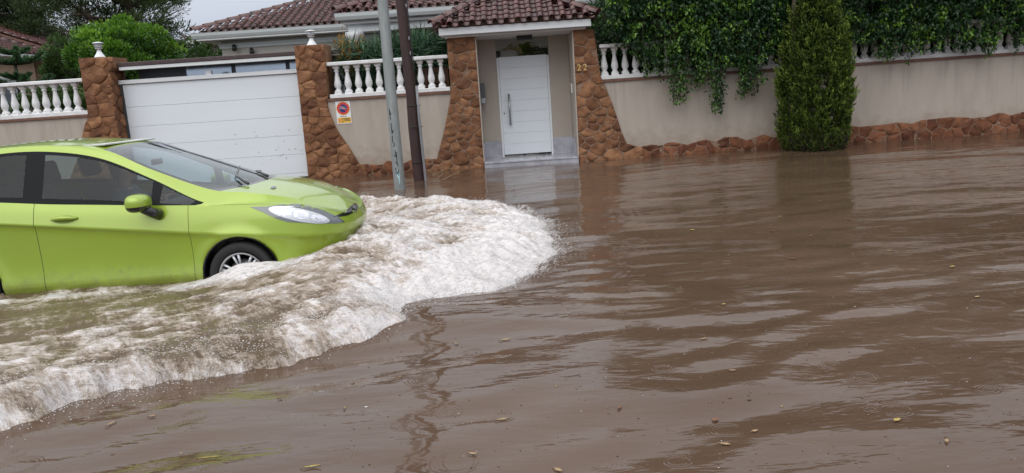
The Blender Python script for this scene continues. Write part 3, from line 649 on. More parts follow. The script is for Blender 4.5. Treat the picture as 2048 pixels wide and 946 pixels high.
m.tube(pts, [.112, .108, .104, .103, .102, .100, .098, .092, .085], 14); o = m.build('pole_shaft', M['wood_post'], t)
def bez(p, n=6): return p
m = MB(); m.tube([(-1.575, 14.33, -.3), (-1.578, 14.33, .0), (-1.590, 14.33, .6), (-1.600, 14.33, 1.2), (-1.598, 14.34, 1.78)], .026, 10); m.build('cable_pipe', M['pvc'], t)
m = MB(); m.tube([(-1.598, 14.34, 1.75), (-1.615, 14.34, 2.2), (-1.628, 14.34, 2.8), (-1.652, 14.34, 3.6), (-1.72, 14.36, 6), (-1.74, 14.38, 8)], .009, 6); m.build('cable', M['dark'], t)
for z in (.35, 1.02, 1.42):
    m = MB(); xx = -1.715; m.tube([(xx + math.cos(q) * (.155 if math.cos(q) > 0 else .112), 14.40 + math.sin(q) * (.115), z) for q in [2 * math.pi * k / 20 for k in range(21)]], .008, 5); m.build('strap', M['dark'], t)
for z in (2.35, 2.62, 3.2):
    m = MB(); m.box(-1.665, -1.645, 14.29, 14.31, z, z + .06); m.build('staple', M['steel'], t)
# ================================================================== main house
h = thing('main_house', 'pale rendered bungalow with brown tiled hip roof and white gutters', 'house', (-3, 28, .04))
m = MB(); m.box(-8.75, 4.5, 24.45, 33, .04, 3.75); m.build('wall', M['house_wall'], h)
m = MB(); m.box(-8.80, -3.0, 24.40, 24.45, 3.52, 3.60); m.box(-8.83, -3.0, 24.37, 24.45, 3.60, 3.66); m.build('cornice_moulding', M['gutter'], h)
m = MB(); m.box(-9.30, 5, 23.9, 33.5, 3.76, 3.80); m.build('soffit', M['soffit'], h)
def gutter(x0, x1, y, z0, z1, nm='gutter'):
    m = MB(); m.extrude_x([(y + .1, z0 + .05), (y + .02, z0), (y - .05, z0 + .02), (y - .10, z0 + .10), (y - .12, z1 - .015), (y - .13, z1), (y + .1, z1)], x0, x1); return m.build(nm, M['gutter'], h)
gutter(-9.42, -3.9, 23.95, 3.80, 3.99)
HP = math.atan(.365)
m = MB(); V = [(-9.3, 23.95, 3.99), (6, 23.95, 3.99), (-5.0, 28.25, 5.55), (6, 28.25, 5.55), (-9.3, 33.5, 3.99), (6, 33.5, 3.99), (-5.0, 29.2, 5.55), (6, 29.2, 5.55)]
m.add(V, [(0, 1, 3, 2), (2, 3, 7, 6), (6, 7, 5, 4), (0, 2, 6, 4)]); m.build('roof_deck', M['mortar'], h)
roof_slope(h, (-9.35, 23.88, 4.0), (1, 0, 0), (0, 1, 0), HP, 9.0, 4.3, True, False, .245, .30, M['tile_far'], True, 285, keep=lambda p: p.x < 0)
ridge(h, (-9.38, 23.85, 4.06), (-5.0, 28.25, 5.66), M['tile_far'], r=.12, step=.42)
# projecting veranda
m = MB(); m.box(-4.25, 4.5, 21.4, 24.3, 3.70, 3.76); m.build('veranda_ceiling', M['soffit'], h)
m = MB(); m.box(-4.15, 4.5, 21.55, 21.75, 3.50, 3.70); m.build('veranda_beam', M['gutter'], h)
gutter(-4.42, 4.5, 21.3, 3.79, 3.99)
m = MB(); m.box(-4.33, 4.5, 21.42, 24.3, 3.762, 3.79); m.build('soffit', M['soffit'], h)
m = MB(); V = [(-4.35, 21.3, 3.99), (6, 21.3, 3.99), (.1, 25.75, 5.60), (6, 25.75, 5.60), (-4.35, 30.0, 3.99), (.1, 25.76, 5.6)]
m.add(V, [(0, 1, 3, 2), (0, 2, 4)]); m.build('roof_deck', M['mortar'], h)
roof_slope(h, (-4.40, 21.23, 4.0), (1, 0, 0), (0, 1, 0), HP, 6.2, 4.3, True, False, .245, .30, M['tile_far'], False, 0)
roof_slope(h, (-4.42, 29.0, 4.0), (0, -1, 0), (1, 0, 0), HP, 7.7, 4.3, False, True, .245, .30, M['tile_far'], False, 0)
ridge(h, (-4.42, 21.2, 4.06), (.0, 25.6, 5.66), M['tile_far'], r=.12, step=.42)
for xx in (-4.0, 4.2):
    m = MB(); m.lathe([(.24, .04), (.24, .25), (.19, .30), (.18, 3.25), (.20, 3.28), (.25, 3.38), (.27, 3.50)], (xx, 21.65, 0), 20); m.build('column', M['white_cast'], h)
for a, c in ((-3.3, -1.9), (-1.4, 0), (.9, 2.6)):
    f = MB(); f.box(a, c, 24.40, 24.46, .9, 2.9); o = f.build('window', M['dark'], h)
    g = MB(); g.box(a + .08, c - .08, 24.385, 24.398, .98, 2.82); g.build('pane', M['house_glass'], o)
for (px, py) in ((467, 95), (502, 102)):
    x, z = onY(px, py, 24.3)
    m = MB(); m.lathe([(.035, 24.45), (.035, 24.40)], (x, 0, z + .03), 8, axis='y'); m.tube([(x, 24.42, z + .03), (x + .02, 24.30, z + .05), (x + .05, 24.22, z - .08)], [.02, .06, .075], 10); m.build('spotlight', M['dark'], h)
# rear wing of the house seen past the corner
w = thing('rear_wing', 'low rear wing with tiled eave at the left corner of the bungalow', 'house wing', (-11, 33, .04))
m = MB(); m.box(-11.7, -9.5, 30.6, 35, .04, 4.18); m.build('wall', M['house_wall'], w)
m = MB(); m.extrude_x([(30.1, 4.22), (30.02, 4.26), (30.0, 4.40), (30.2, 4.40), (30.6, 4.22)], -12.2, -9.0); m.build('gutter', M['gutter'], w)
roof_slope(w, (-12.3, 30.0, 4.42), (1, 0, 0), (0, 1, 0), HP, 3.4, 1.6, True, False, .245, .30, M['tile_far'], True, 80)
m = MB(); m.add([(-12.2, 30.05, 4.39), (-9, 30.05, 4.39), (-9, 31.7, 4.98), (-10.6, 31.7, 4.98), (-12.2, 35, 4.39)], [(0, 1, 2, 3), (0, 3, 4)]); m.build('roof_deck', M['mortar'], w)
m = MB(); m.lathe([(.06, 24.2), (.10, 24.15), (.11, 24.0), (.05, 23.95)], (-9.45, 0, 3.55), 8, axis='y')
# ------------------------------------------------------------------ neighbour's house far left
n = thing('neighbour_house', 'peach rendered house with long brown tile roof at the left edge', 'house', (-21, 27, .04))
m = MB(); m.box(-26, -18.1, 18, 30.1, .04, 4.0); m.build('wall', M['neigh_wall'], n)
m = MB(); m.box(-26, -17.62, 17.6, 30.55, 4.0, 4.05); m.build('soffit', M['soffit'], n)
m = MB(); m.add([(-17.60, y, z) for y in (17.6, 30.6) for z in (4.0, 4.14)] + [(-17.46, y, z) for y in (17.6, 30.6) for z in (4.03, 4.16)], [(0, 1, 3, 2), (4, 6, 7, 5), (0, 4, 5, 1), (2, 3, 7, 6), (1, 5, 7, 3), (0, 2, 6, 4)]); m.build('gutter', M['gutter'], n)
m = MB(); m.add([(-17.6, 17.6, 4.13), (-17.6, 30.6, 4.13), (-26, 30.6, 7.1), (-26, 17.6, 7.1)], [(0, 1, 2, 3)]); m.build('roof_deck', M['mortar'], n)
roof_slope(n, (-17.52, 17.6, 4.16), (0, 1, 0), (-1, 0, 0), math.atan(.36), 13, 5.5, False, False, .25, .34, M['tile_far'], False, 0)
ridge(n, (-17.5, 30.6, 4.25), (-24, 30.6, 6.6), M['tile_far'], r=.13, step=.42)
m = MB(); m.box(-26, -17.9, 30.7, 38, .04, 4.5); m.build('wall', M['neigh_wall'], n)
m = MB(); m.add([(-17.3, 30.62, 4.34), (-17.3, 38.6, 4.34), (-26, 38.6, 7.56), (-26, 30.62, 7.56), (-17.5, 30.60, 4.1), (-26, 30.60, 7.0)], [(0, 1, 2, 3), (0, 3, 5, 4)]); m.build('roof_deck', M['terracotta'], n)
roof_slope(n, (-17.25, 30.7, 4.36), (0, 1, 0), (-1, 0, 0), math.atan(.37), 7.9, 6, False, False, .25, .34, M['tile_far'], False, 0)
ridge(n, (-17.2, 38.6, 4.46), (-24, 38.6, 6.97), M['tile_far'], r=.13, step=.42)
for (a, c) in ((20.5, 22.2), (26.4, 28.7)):
    f = MB(); f.box(-18.11, -18.02, a, c, 1.6, 3.25); o = f.build('window', M['white'], n)
    g = MB(); g.box(-18.03, -18.0, a + .12, c - .12, 1.75, 3.05); g.build('pane', M['house_glass'], o)
    g = MB(); g.box(-18.06, -17.93, a - .08, c + .08, 3.25, 3.38); g.build('lintel', M['white'], o)
# ================================================================== foliage helpers
def norm(v): return v / np.maximum(np.linalg.norm(v, axis=-1, keepdims=True), 1e-9)
def leaf_cloud(name, P, D, L, Wd, tone, mt, parent, droop=0.0, fold=.25, flat=None):
    """one folded diamond leaf per point: P base, D direction, L length, Wd width"""
    n = len(P); D = norm(D + np.array([0, 0, -1.0]) * droop); rv = norm(RNG.normal(size=(n, 3))) if flat is None else norm(flat + RNG.normal(size=(n, 3)) * .45)
    S = norm(np.cross(D, rv)); N_ = np.cross(S, D); L = np.asarray(L).reshape(-1, 1) * np.ones((n, 1)); Wd = np.asarray(Wd).reshape(-1, 1) * np.ones((n, 1))
    A = P; T = P + D * L; C1 = P + D * L * .42 + S * Wd * .5 + N_ * Wd * fold; C2 = P + D * L * .42 - S * Wd * .5 + N_ * Wd * fold
    V = np.stack([A, C1, T, C2], 1).reshape(-1, 3); i = np.arange(n)[:, None] * 4
    F = np.concatenate([i + np.array([[0, 1, 2]]), i + np.array([[0, 2, 3]])], 0)
    return mesh_np(name, V, F, mt, parent, attrs={'tone': np.repeat(tone, 4)})
def clumps(centers, radii, n, hollow=.55):
    k = RNG.integers(0, len(centers), n); d = norm(RNG.normal(size=(n, 3))); r = hollow + (1 - hollow) * RNG.random((n, 1)) ** .5
    return centers[k] + d * r * radii[k], d, k
def blob_surface(center, rad, n, flat=1.0):
    d = norm(RNG.normal(size=(n, 3))); return center + d * rad
# ------------------------------------------------------------------ overhanging trees right of the entrance
def spray_len(x): return 0
def overhang_tree(label, x0, x1, seed, sprays, top, nleaf, group='trees hanging over the right wall'):
    rg = np.random.default_rng(seed); rnd = random.Random(seed); cx = (x0 + x1) / 2
    t = thing('overhanging_tree', label, 'tree', (cx, 18.3, .04), group)
    m = MB(); m.tube([(cx, 18.3, .0), (cx + .1, 18.25, 1.0), (cx - .05, 18.2, 2.2), (cx + .1, 18.2, 3.2), (cx, 18.3, 4.0)], [.20, .16, .14, .09, .03], 10); m.build('trunk', M['bark'], t)
    cc = []; rr = []
    for i in range(9):
        a = rnd.uniform(0, 6.28); q = rnd.uniform(.6, 1.7); e = (cx + math.cos(a) * q * (x1 - x0) / 3.6, 18.2 + math.sin(a) * q * .8, rnd.uniform(2.6, top - 1.3))
        m = MB(); m.tube([(cx, 18.25, rnd.uniform(1.3, 2.6)), ((cx + e[0]) / 2, (18.2 + e[1]) / 2, e[2] * .62), e], [.07, .045, .015], 6); m.build('limb', M['bark'], t)
    # crown: clumps filling a box-like hedge mass with a bulging uneven face
    nc = 300
    C = np.stack([rg.uniform(x0, x1, nc), rg.uniform(16.55, 19.3, nc), rg.uniform(2.1, top, nc)], 1)
    # upper growth leans out above the wall; extra unseen overhang added to shade it
    C[:, 1] -= np.clip((C[:, 2] - 2.5) * .7, 0, 1.5) + (C[:, 2] > 3.2) * (cx > 6) * .7
    lim = 16.72 - np.clip((C[:, 2] - 2.3) * .62, 0, 1.35) - np.clip(C[:, 2] - 3.3, 0, .8) * (cx > 6) * .9
    C[:, 1] = np.maximum(C[:, 1], lim)
    Rr = np.stack([rg.uniform(.28, .55, nc), rg.uniform(.25, .45, nc), rg.uniform(.25, .48, nc)], 1)
    k = rg.integers(0, nc, nleaf); d = norm(rg.normal(size=(nleaf, 3))); r = .5 + .5 * rg.random((nleaf, 1)) ** .6
    P = C[k] + d * r * Rr[k]
    P[:, 1] = np.where((P[:, 2] < 2.6) & (P[:, 1] < 16.02), 16.05 + rg.random(nleaf) * .3, P[:, 1])
    inwall = (P[:, 2] < 2.46) & (P[:, 1] > 16.18) & (P[:, 1] < 16.5)
    P[:, 1] = np.where(inwall, 16.52 + rg.random(nleaf) * .3, P[:, 1])
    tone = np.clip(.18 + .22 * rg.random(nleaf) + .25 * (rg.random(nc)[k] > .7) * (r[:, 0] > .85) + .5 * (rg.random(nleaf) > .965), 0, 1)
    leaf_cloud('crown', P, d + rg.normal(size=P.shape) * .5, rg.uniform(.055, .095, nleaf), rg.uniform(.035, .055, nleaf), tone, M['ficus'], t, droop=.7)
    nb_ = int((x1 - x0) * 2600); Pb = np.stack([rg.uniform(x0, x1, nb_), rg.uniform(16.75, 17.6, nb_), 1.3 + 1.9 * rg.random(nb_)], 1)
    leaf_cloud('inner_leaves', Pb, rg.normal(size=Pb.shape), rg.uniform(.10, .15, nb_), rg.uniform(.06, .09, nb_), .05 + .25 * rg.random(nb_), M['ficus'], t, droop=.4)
    # curtain of leaves drooping over the rail, ragged along its lower edge
    ncv = int((x1 - x0) * 3000); xv = rg.uniform(x0 - .1, x1 + .1, ncv); low_ = 1.93 + .75 * (fbm(xv * 1.7 + seed, xv * 0 + 3.3, 3, 51) - .35); low_ = np.maximum(low_, 1.72)
    if x0 < 2.5: low_ = np.where(xv < 3.05, np.maximum(low_, 2.62 - .75 * np.clip(xv - 2.35, 0, .8)), low_)
    zv = low_ + (3.7 - low_) * rg.random(ncv) ** 1.25; yv = 16.12 - .10 - .32 * rg.random(ncv) - .25 * fbm(xv * 2.3, zv * 2.3, 3, 52) * np.clip(zv - 1.9, 0, 1)
    cl = fbm(xv * 3.3, zv * 3.3 + seed, 3, 53); kk = cl > .40 - .25 * (zv > 2.9)
    Pv = np.stack([xv, yv, zv], 1)[kk]; cl = cl[kk]; nv_ = len(Pv); hi_ = fbm(Pv[:, 0] * 5 + 9, Pv[:, 2] * 5, 2, 54)
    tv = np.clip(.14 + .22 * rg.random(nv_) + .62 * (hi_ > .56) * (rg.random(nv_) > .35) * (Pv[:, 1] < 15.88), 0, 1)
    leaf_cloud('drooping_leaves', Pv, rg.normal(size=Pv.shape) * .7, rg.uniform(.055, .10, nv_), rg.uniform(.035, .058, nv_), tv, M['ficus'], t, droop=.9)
    # hanging sprays: twigs that spill over the rail and dangle in front of the wall
    m = MB(); PP = []; DD = []; TT = []
    for (sx, sz, n, wdt) in sprays:
        for j in range(n):
            x = sx + rnd.gauss(0, wdt); zt = rnd.uniform(2.7, 3.4); zb = sz + abs(rnd.gauss(0, .16)) + .25 * abs(x - sx) / max(wdt, .01) * .5
            y = 16.08 - rnd.uniform(0.0, .32)
            pts = [(x + rnd.uniform(-.1, .1), 16.5, zt - .1), (x, y + .05, zt), (x + rnd.uniform(-.06, .06), y, (zt + zb) / 2), (x + rnd.uniform(-.1, .1), y + rnd.uniform(-.04, .04), zb)]
            m.tube(pts, [.006, .006, .004, .002], 4)
            L = zt - zb; nn = max(6, int(L * 62))
            tt = np.sort(rg.random(nn)); a = np.array(pts[1:]); 
            q = np.where(tt[:, None] < .5, a[0] + (a[1] - a[0]) * tt[:, None] * 2, a[1] + (a[2] - a[1]) * (tt[:, None] * 2 - 1))
            wob = (.10 * (1 - .6 * tt))[:, None]
            q = q + rg.normal(size=q.shape) * wob * np.array([1, .55, .6]); q[:, 1] = np.minimum(q[:, 1], 16.12)
            PP.append(q); DD.append(rg.normal(size=q.shape) * .7)
            young = rnd.random() < .55
            TT.append(np.clip(.22 + .2 * rg.random(nn) + (.40 * (rg.random(nn) < .6) if young else .45 * (rg.random(nn) < .08)), 0, 1))
    if PP:
        P = np.concatenate(PP); leaf_cloud('hanging_sprays', P, np.concatenate(DD), rg.uniform(.055, .09, len(P)), rg.uniform(.035, .052, len(P)), np.concatenate(TT), M['ficus'], t, droop=1.0)
        m.build('twigs', M['bark'], t)
    return t
def sp(px, py, n, w):
    x, z = onY(px, py, 15.95); return (x, z, n, w)
overhang_tree('dark leafy tree beside the porch roof, its sprays over the first balusters', 2.3, 4.3, 31, [sp(1215, 78, 8, .12), sp(1250, 118, 6, .1), sp(1275, 125, 7, .10), sp(1300, 160, 8, .10), sp(1330, 165, 6, .08), sp(1358, 212, 11, .09), sp(1385, 150, 8, .1)], 4.9, 34000)
overhang_tree('dark leafy tree with the longest hanging sprays, left of the cypress', 4.1, 6.5, 32, [sp(1405, 165, 8, .1), sp(1432, 232, 9, .07), sp(1410, 190, 6, .09), sp(1455, 140, 6, .1), sp(1490, 200, 7, .06), sp(1508, 205, 5, .05), sp(1480, 150, 6, .1), sp(1530, 125, 6, .12), sp(1560, 110, 6, .12)], 5.2, 36000)
overhang_tree('dark leafy tree directly right of the cypress, foliage over the top rail', 6.5, 9.0, 33, [sp(1700, 112, 6, .12), sp(1735, 105, 6, .12), sp(1770, 125, 7, .08), sp(1785, 130, 5, .06), sp(1825, 138, 7, .07), sp(1810, 110, 6, .1), sp(1845, 105, 6, .1)], 5.6, 36000)
overhang_tree('dark leafy tree at the right edge of the picture above the long wall', 8.9, 12.6, 34, [sp(1880, 100, 5, .12), sp(1925, 124, 6, .06), sp(1895, 108, 6, .08), sp(1965, 118, 6, .09), sp(1980, 112, 5, .08), sp(2030, 105, 6, .12), sp(2060, 108, 6, .12)], 6.0, 42000)
overhang_tree('dark leafy tree continuing the row beyond the right edge', 12.6, 17.5, 35, [], 6.4, 20000)
# ------------------------------------------------------------------ cypress
t = thing('conical_cypress', 'conical green cypress standing in the flood against the right wall', 'tree', (6.76, 15.45, -.22))
cxx, cyy = 6.32, 15.42
m = MB(); m.tube([(cxx, cyy, -.25), (cxx, cyy, 1.5), (cxx + .03, cyy, 3.2), (cxx, cyy, 4.3)], [.11, .08, .04, .01], 8); m.build('trunk', M['bark'], t)
t.location.x = cxx
for o in t.children: o.location.x = 6.76 - 6.76
def crad(z): return np.interp(z, [-.15, .05, .25, .8, 1.5, 2.0, 2.35, 2.7, 3.05, 3.4, 3.8, 4.2, 4.6], [.53, .60, .65, .69, .65, .57, .48, .385, .30, .23, .16, .09, .02])
npl = 1500; NB = 15; n = npl * NB
zp = RNG.uniform(-.14, 4.4, npl); zp = np.where(RNG.random(npl) < .35, RNG.uniform(-.1, 2.2, npl), zp); ap = RNG.uniform(0, 2 * math.pi, npl)
lump = .84 + .26 * fbm(ap * 2.6 + 20, zp * 3.2, 3, 5); qd = RNG.random(npl) ** .6; rp = crad(zp) * (.70 + .30 * qd) * lump
outp = np.stack([np.cos(ap), np.sin(ap), np.zeros(npl)], 1); Bp = np.stack([cxx + rp * np.cos(ap), cyy + rp * np.sin(ap), zp], 1)
Dp = norm(outp * .30 + np.array([0, 0, 1.0]) + RNG.normal(size=(npl, 3)) * .13); Lp = RNG.uniform(.16, .36, npl); tp = RNG.random(npl)
k_ = np.repeat(np.arange(npl), NB); u_ = RNG.random(n); a = ap[k_]; z = zp[k_]; out = outp[k_]; q = .72 + .28 * qd[k_]
jit = RNG.normal(size=(n, 3)) * (.026 * (1.25 - u_))[:, None]
P = Bp[k_] + Dp[k_] * (Lp[k_] * u_)[:, None] + jit
D = Dp[k_] + norm(jit) * .38 + RNG.normal(size=(n, 3)) * .10
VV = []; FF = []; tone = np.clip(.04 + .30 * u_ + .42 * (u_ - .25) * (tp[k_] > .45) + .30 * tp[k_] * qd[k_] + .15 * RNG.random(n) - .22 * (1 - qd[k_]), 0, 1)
LL = RNG.uniform(.06, .13, n); side = norm(np.cross(norm(D), out + RNG.normal(size=(n, 3)) * .7)); D = norm(D); nn_ = np.cross(side, D)
w_ = RNG.uniform(.010, .020, n)[:, None]; L_ = LL[:, None]; bend = out * .25 * L_
V = np.stack([P, P + D * L_ * .35 + side * w_ + nn_ * w_ * .4, P + D * L_ * .35 - side * w_ + nn_ * w_ * .4, P + D * L_ * .35 - nn_ * w_, P + D * L_ * .75 + bend * .3 + side * w_ * .6, P + D * L_ * .75 + bend * .3 - side * w_ * .6, P + D * L_ * 1.05 + bend * .2], 1).reshape(-1, 3)
i = np.arange(n)[:, None] * 7
F = np.concatenate([i + np.array([[q_]]).reshape(1, 3) for q_ in ((0, 1, 3), (0, 3, 2), (0, 2, 1), (1, 4, 3), (3, 4, 5), (3, 5, 2), (1, 2, 5), (1, 5, 4), (4, 6, 5))], 0)
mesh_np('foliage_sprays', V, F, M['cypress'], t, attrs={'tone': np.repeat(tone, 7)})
# dead-ish brown twigs at the base
n = 260; a = RNG.uniform(3.4, 6.0, n); z = RNG.uniform(-.05, .3, n); m = MB()
for k in range(n):
    r = float(crad(z[k])) * .97; p = Vector((cxx + r * math.cos(a[k]), cyy + r * math.sin(a[k]), z[k])); m.tube([p, p + Vector((math.cos(a[k]) * .05, math.sin(a[k]) * .05, RNG.uniform(.05, .14)))], [.004, .001], 3)
m.build('dry_twigs', M['bark'], t)
# ------------------------------------------------------------------ garden plants behind the centre balustrade
def strap_shrub(label, x, y, n, zb, zt, w, mt=None, cat='shrub', seed=0, L=(.22, .50), wd=(.024, .040)):
    rg = np.random.default_rng(seed); t = thing('oleander_shrub', label, cat, (x, y, .04), 'shrubs behind the centre balusters')
    m = MB(); stems = []
    for k in range(14):
        e = (x + rg.normal() * w * .6, y + rg.normal() * .22, rg.uniform(zb + .4, zt - .1)); m.tube([(x + rg.normal() * .1, y, .04), ((x + e[0]) / 2, y, e[2] * .6), e], [.02, .014, .006], 5); stems.append(e)
    m.build('stems', M['bark'], t)
    P = np.stack([x + rg.uniform(-w, w, n), y + rg.normal(size=n) * .22, rg.uniform(zb, zt, n)], 1)
    top = zt - .18 - .25 * fbm(P[:, 0] * 3.1, P[:, 1] * 2 + 3, 2, 9); P[:, 2] = np.where(P[:, 2] > top, zb + (top - zb) * rg.random(n), P[:, 2])
    P[:, 1] = np.maximum(P[:, 1], 16.62)
    D = np.stack([rg.normal(size=n) * .65, rg.normal(size=n) * .5, rg.uniform(-.25, 1.2, n)], 1)
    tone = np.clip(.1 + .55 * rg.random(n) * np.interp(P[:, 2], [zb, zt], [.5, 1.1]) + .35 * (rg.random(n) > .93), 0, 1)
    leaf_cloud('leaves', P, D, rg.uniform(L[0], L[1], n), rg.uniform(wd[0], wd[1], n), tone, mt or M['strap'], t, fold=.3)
    return t
strap_shrub('narrow leaved green shrub behind the balusters, beside the orange plant', -3.0, 17.15, 3000, 1.2, 3.0, .50, seed=41)
strap_shrub('tall narrow leaved shrub behind the balusters between the two poles', -2.2, 17.3, 3600, 1.2, 3.15, .55, seed=42)
strap_shrub('narrow leaved shrub above the wooden planter left of the porch', -1.45, 17.2, 3000, 1.3, 3.05, .50, seed=43)
t = thing('orange_flowering_plant', 'spiky orange and yellow plant right of the garage pillar', 'plant', (-3.35, 16.9, .04))
m = MB(); P = []; D = []
for k in range(26):
    b = Vector((-3.32 + random.gauss(0, .06), 16.95, 2.0)); e = Vector((-3.30 + random.gauss(0, .20), 16.9 + random.gauss(0, .1), random.uniform(2.45, 3.05) if k else 3.2)); m.tube([(-3.32, 16.95, .04), b, e], [.012, .01, .004], 4)
    for j in range(34):
        u = random.uniform(.1, 1); P.append(b + (e - b) * u); D.append((random.gauss(0, 1), random.gauss(0, 1), random.gauss(.5, .6)))
m.build('stems', M['orange_leaf'], t)
leaf_cloud('leaves', np.array(P), np.array(D), .075, .022, RNG.random(len(P)), M['orange_leaf'], t)
m = MB(); m.tube([(-3.35, 16.92, 2.74), (-3.55, 16.9, 2.78), (-3.72, 16.9, 2.79)], [.012, .012, .008], 5); m.build('side_twig', M['orange_leaf'], t)
def planter(label, x0, x1, seed):
    t = thing('wooden_planter', label, 'planter', ((x0 + x1) / 2, 16.75, 1.1), 'slatted wooden planters behind the balusters')
    for z in (1.62, 1.74, 1.86, 1.98, 2.08):
        m = MB(); m.box(x0, x1, 16.60, 16.62, z, z + .07, .003); m.build('slat', M['planter'], t)
    n = 4
    for i in range(n + 1):
        x = x0 + (x1 - x0) * i / n; m = MB(); m.box(x - .02, x + .02, 16.57, 16.60, 1.1, 2.16, .003); m.build('upright', M['planter'], t)
    m = MB(); m.box(x0 - .03, x1 + .03, 16.57, 16.93, 2.15, 2.18, .003); m.build('rim', M['planter'], t)
    m = MB(); m.box(x0, x1, 16.64, 16.90, 1.1, 2.12); m.build('soil_box', M['soil'], t)
planter('brown slatted wooden planter between the dark pole and the porch', -1.78, -1.16, 1)
# ------------------------------------------------------------------ plant over the door
t = thing('broad_leaf_plant', 'potted plant with pale broad leaves showing above the porch door', 'plant', (.5, 17.85, .04))
m = MB(); m.tube([(.42, 17.85, .04), (.46, 17.85, 1.5), (.50, 17.78, 2.45)], [.03, .025, .02], 6); m.build('stem', M['bark'], t)
for k in range(22):
    a = random.uniform(0, 6.28); L = random.uniform(.32, .58); b = Vector((.50, 17.75, random.uniform(2.28, 2.50))); up = random.uniform(.1, 1.1) if k % 3 else 1.3
    pts = []; 
    for j in range(6):
        u = j / 5; pts.append(b + Vector((math.cos(a) * L * u, math.sin(a) * L * u * .6, L * up * (u - .75 * u * u))))
    V = []; F = []; sd = Vector((-math.sin(a), math.cos(a), .2)).normalized()
    for j, p in enumerate(pts):
        w = .075 * math.sin(math.pi * min(1, .12 + j / 5 * .88)) + .003; V += [p - sd * w, p + Vector((0, 0, -.012)), p + sd * w]
    for j in range(5): F += [(3 * j, 3 * j + 1, 3 * j + 4, 3 * j + 3), (3 * j + 1, 3 * j + 2, 3 * j + 5, 3 * j + 4)]
    tn = random.choice((.2, .45, .8, 1.0, 1.0)) if k % 3 else .35
    mesh_np('leaf', np.array(V), F, M['pale_leaf'], t, smooth=True, attrs={'tone': np.full(len(V), tn)})
strap_shrub('low green shrub seen through the gap right above the porch door', .98, 18.0, 500, 1.6, 2.72, .25, seed=47, L=(.12, .25))
# ------------------------------------------------------------------ hedge, bush and neighbour's plants on the left
def bush(name, label, c, rad, n, mt, seed, nclump=40, L=.09, Wd=.05, cat='bush', trunk=True, hollow=.6, tipz=.35, group=None, tonebase=.12):
    rg = np.random.default_rng(seed); c = np.array(c, float); rad = np.array(rad, float)
    t = thing(name, label, cat, (c[0], c[1], .04), group)
    d = norm(rg.normal(size=(nclump, 3))); C = c + d * rad * (.45 + .5 * rg.random((nclump, 1)) ** .5); Rr = rad.min() * rg.uniform(.22, .42, (nclump, 1)) * np.array([1.15, 1.0, .9])
    if trunk:
        m = MB(); m.tube([(c[0], c[1], 0), (c[0] + .1, c[1], c[2] * .5), tuple(c)], [.14, .11, .06], 8); m.build('trunk', M['bark'], t)
        m = MB()
        for k in range(0, nclump, 2): m.tube([(c[0] + .05, c[1], c[2] * .55), tuple((c * [1, 1, .8] + C[k]) / 2), tuple(C[k])], [.05, .03, .008], 5)
        m.build('limbs', M['bark'], t)
    k = rg.integers(0, nclump, n); dd = norm(rg.normal(size=(n, 3))); r = hollow + (1 - hollow) * rg.random((n, 1)) ** .5
    P = C[k] + dd * r * Rr[k]; P[:, 2] = np.maximum(P[:, 2], .1)
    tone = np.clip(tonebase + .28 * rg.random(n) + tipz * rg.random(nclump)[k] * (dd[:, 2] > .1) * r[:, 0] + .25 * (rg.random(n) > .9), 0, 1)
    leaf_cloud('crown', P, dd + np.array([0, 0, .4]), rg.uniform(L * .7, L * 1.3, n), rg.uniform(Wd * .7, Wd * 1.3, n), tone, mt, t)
    return t
for i, (x, lb) in enumerate(((-14.2, 'green garden hedge plant behind the far left balusters, outermost'), (-12.4, 'green garden hedge plant behind the balusters at the left edge'), (-10.6, 'green garden hedge plant behind the balusters in the middle of the left railing'), (-9.5, 'dark green hedge plant behind the last balusters before the left pillar'))):
    bush('hedge_plant', lb, (x, 17.9, 1.5), (1.15, .6, .85), 6500, M['olive'], 60 + i, 40, .08, .045, 'hedge', group='hedge behind the left balusters')
bush('round_tree', 'bright green round bushy tree behind the left garage pillar', (onY(245, 92, 22)[0], 22.0, 3.25), (1.32, 1.2, 1.02), 22000, M['bush'], 71, 75, .10, .055, 'tree', tipz=.6, tonebase=.15)
bush('olive_tree', 'duller green feathery tree left of the bright round tree', (onY(128, 118, 23)[0], 23.0, 3.25), (.50, .7, .80), 7000, M['olive'], 72, 50, .11, .035, 'tree', tipz=.3)
bush('distant_bush', 'green tree top at the left corner of the bungalow', (-11.3, 29.0, 3.4), (1.6, 1.0, .85), 9000, M['olive'], 73, 40, .12, .06, 'tree', tipz=.35)
